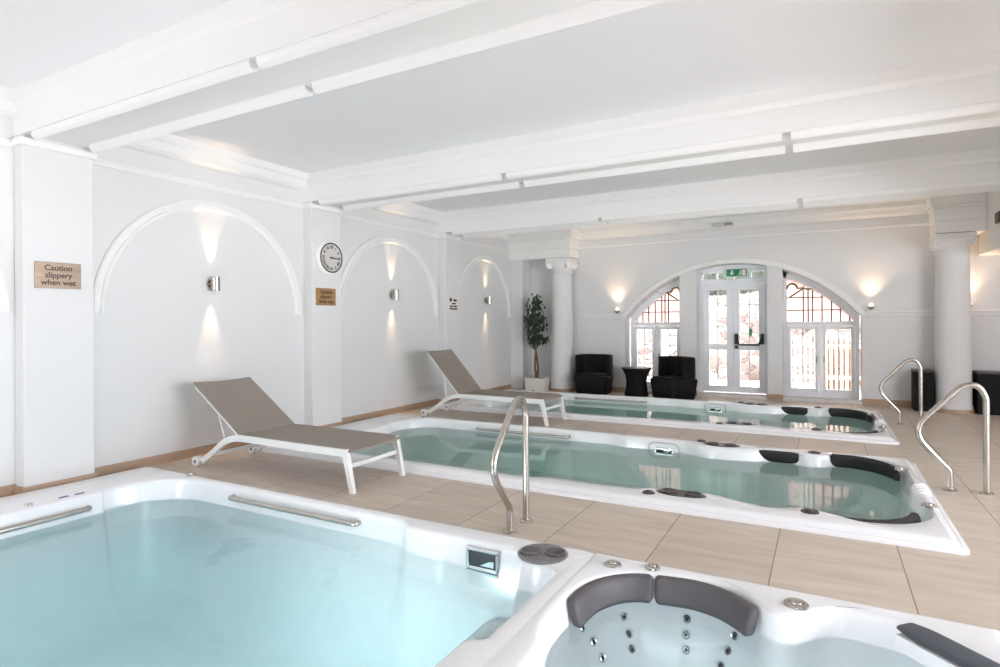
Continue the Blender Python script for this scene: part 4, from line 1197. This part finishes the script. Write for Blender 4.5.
# potted fig tree in the niche
t = thing('potted_fig_tree', 'slim leafy potted tree standing in the niche by the left column', 'potted plant', (-4.785, 10.12, 0))
MB().loft([rsq(0, 0, 0.19, 0.15, 0.05, 0.0), rsq(0, 0, 0.208, 0.165, 0.05, 0.24), rsq(0, 0, 0.212, 0.168, 0.05, 0.255), rsq(0, 0, 0.208, 0.155, 0.05, 0.255), rsq(0, 0, 0.205, 0.15, 0.05, 0.22)], True, True).build('pot', 'sign_white', t, smooth=40)
MB().loft([rsq(0, 0, 0.204, 0.149, 0.05, 0.222), rsq(0, 0, 0.19, 0.14, 0.05, 0.235)]).build('soil', 'soil', t)
for ph in (0, 1):
    pts = []
    for k in range(22):
        u = k / 21; z = 0.22 + 1.35 * u
        a = ph * PI + u * 5.0
        pts.append((0.03 * math.cos(a) * (1 if u > .1 else .5) - 0.05 * u, 0.03 * math.sin(a), z))
    MB().tube(pts, [0.024 - 0.012 * k / 21 for k in range(22)], n=8).build('trunk', 'bark', t, smooth=60)
lf = MB(); rnd = random.Random(11)
clumps = [(-0.06, 1.62, .14, .18), (0.0, 1.72, .10, .14), (0.05, 1.50, .14, .18), (-0.17, 1.45, .11, .14), (-0.03, 1.30, .17, .2), (0.14, 1.32, .10, .14), (-0.08, 1.12, .14, .16), (0.02, 1.02, .12, .12), (0.19, 0.99, .07, .06), (-0.14, 1.25, .09, .14), (-0.1, 0.95, .08, .1), (-0.21, 1.34, 0.05, 0.1)]
for (cx, cz, rx_, rz_) in [(c_[0] * 0.8, c_[1], c_[2] * 0.86, c_[3]) for c_ in clumps]:
    for k in range(int(430 * (rx_ + 0.02))):
        a = rnd.uniform(0, 2 * PI); q = rnd.random() ** 0.5
        c = Vector((cx + rx_ * q * math.cos(a), rnd.uniform(-0.13, 0.12), cz + rz_ * q * math.sin(a)))
        L = rnd.uniform(0.06, 0.105); w = L * 0.24
        d = Vector((rnd.uniform(-.6, .6), rnd.uniform(-.6, .4), -1.0)).normalized()
        s = d.cross(Vector((rnd.uniform(-1, 1), rnd.uniform(-1, 1), 0.3))).normalized(); up = d.cross(s) * 0.012
        lf.add([c, c + d * L * .35 + s * w + up, c + d * L, c + d * L * .35 - s * w + up, c + d * L * .4], [(0, 1, 4), (1, 2, 4), (2, 3, 4), (3, 0, 4)])
lf.build('foliage', 'leaf', t, recalc=False, smooth=0)

# ------------------------------------------------------------------ light
w = bpy.data.worlds.new('sky_and_ground_fill'); scn.world = w
w.use_nodes = True
nt = w.node_tree
bg = nt.nodes['Background']
tc = N(nt, 'ShaderNodeTexCoord'); sp = N(nt, 'ShaderNodeSeparateXYZ'); nt.links.new(tc.outputs['Generated'], sp.inputs[0])
r = N(nt, 'ShaderNodeValToRGB')
r.color_ramp.elements[0].position = 0.46; r.color_ramp.elements[0].color = (3.05, 3.12, 3.36, 1)  # below the horizon: bright fill added to lift the ceiling
r.color_ramp.elements[1].position = 0.54; r.color_ramp.elements[1].color = (1.75, 1.86, 2.06, 1)
mr = N(nt, 'ShaderNodeMapRange'); mr.inputs['From Min'].default_value = -1
nt.links.new(sp.outputs['Z'], mr.inputs['Value']); nt.links.new(mr.outputs[0], r.inputs['Fac'])
nt.links.new(r.outputs[0], bg.inputs['Color'])
bg.inputs['Strength'].default_value = 9.0

def portal(loc, direction, sx, sy):
    L = bpy.data.lights.new('window_portal', 'AREA'); L.shape = 'RECTANGLE'; L.size = sx; L.size_y = sy
    L.cycles.is_portal = True
    o = bpy.data.objects.new('window_portal', L); COL.objects.link(o); o.location = loc
    o.rotation_euler = Vector(direction).to_track_quat('-Z', 'Y').to_euler()
for (p, q) in AH: portal((RX + 0.1, (p + q) / 2, 1.55), (-1, 0, 0), q - p, 2.1)
for (p, q) in BH: portal(((p + q) / 2, BY - 0.1, 1.525), (0, 1, 0), q - p, 2.45)
portal((XC, FY + 0.34, 1.15), (0, -1, 0), 3.7, 2.3)

# ------------------------------------------------------------------ camera
cam = bpy.data.cameras.new('camera'); co = bpy.data.objects.new('camera', cam); COL.objects.link(co)
cam.sensor_width = 36.0; cam.sensor_fit = 'HORIZONTAL'; cam.lens = 36.0 * 0.589
cam.shift_y = -0.01057
cam.clip_start = 0.05
co.matrix_world = Matrix.Translation((0, 0, 1.292)) @ Matrix.Rotation(math.radians(28.87), 4, 'Z') @ Matrix.Rotation(PI / 2, 4, 'X') @ Matrix.Rotation(math.radians(-0.327), 4, 'Z')
scn.camera = co

scn.view_settings.view_transform = 'Standard'
scn.view_settings.look = 'None'
scn.view_settings.exposure = 0.05
scn.view_settings.gamma = 1.0
scn.view_settings.use_curve_mapping = False
scn.cycles.use_denoising = True
scn.cycles.max_bounces = 12
scn.cycles.diffuse_bounces = 7
scn.cycles.transparent_max_bounces = 12
scn.cycles.sample_clamp_indirect = 6.0
scn.cycles.caustics_reflective = False
scn.cycles.caustics_refractive = False
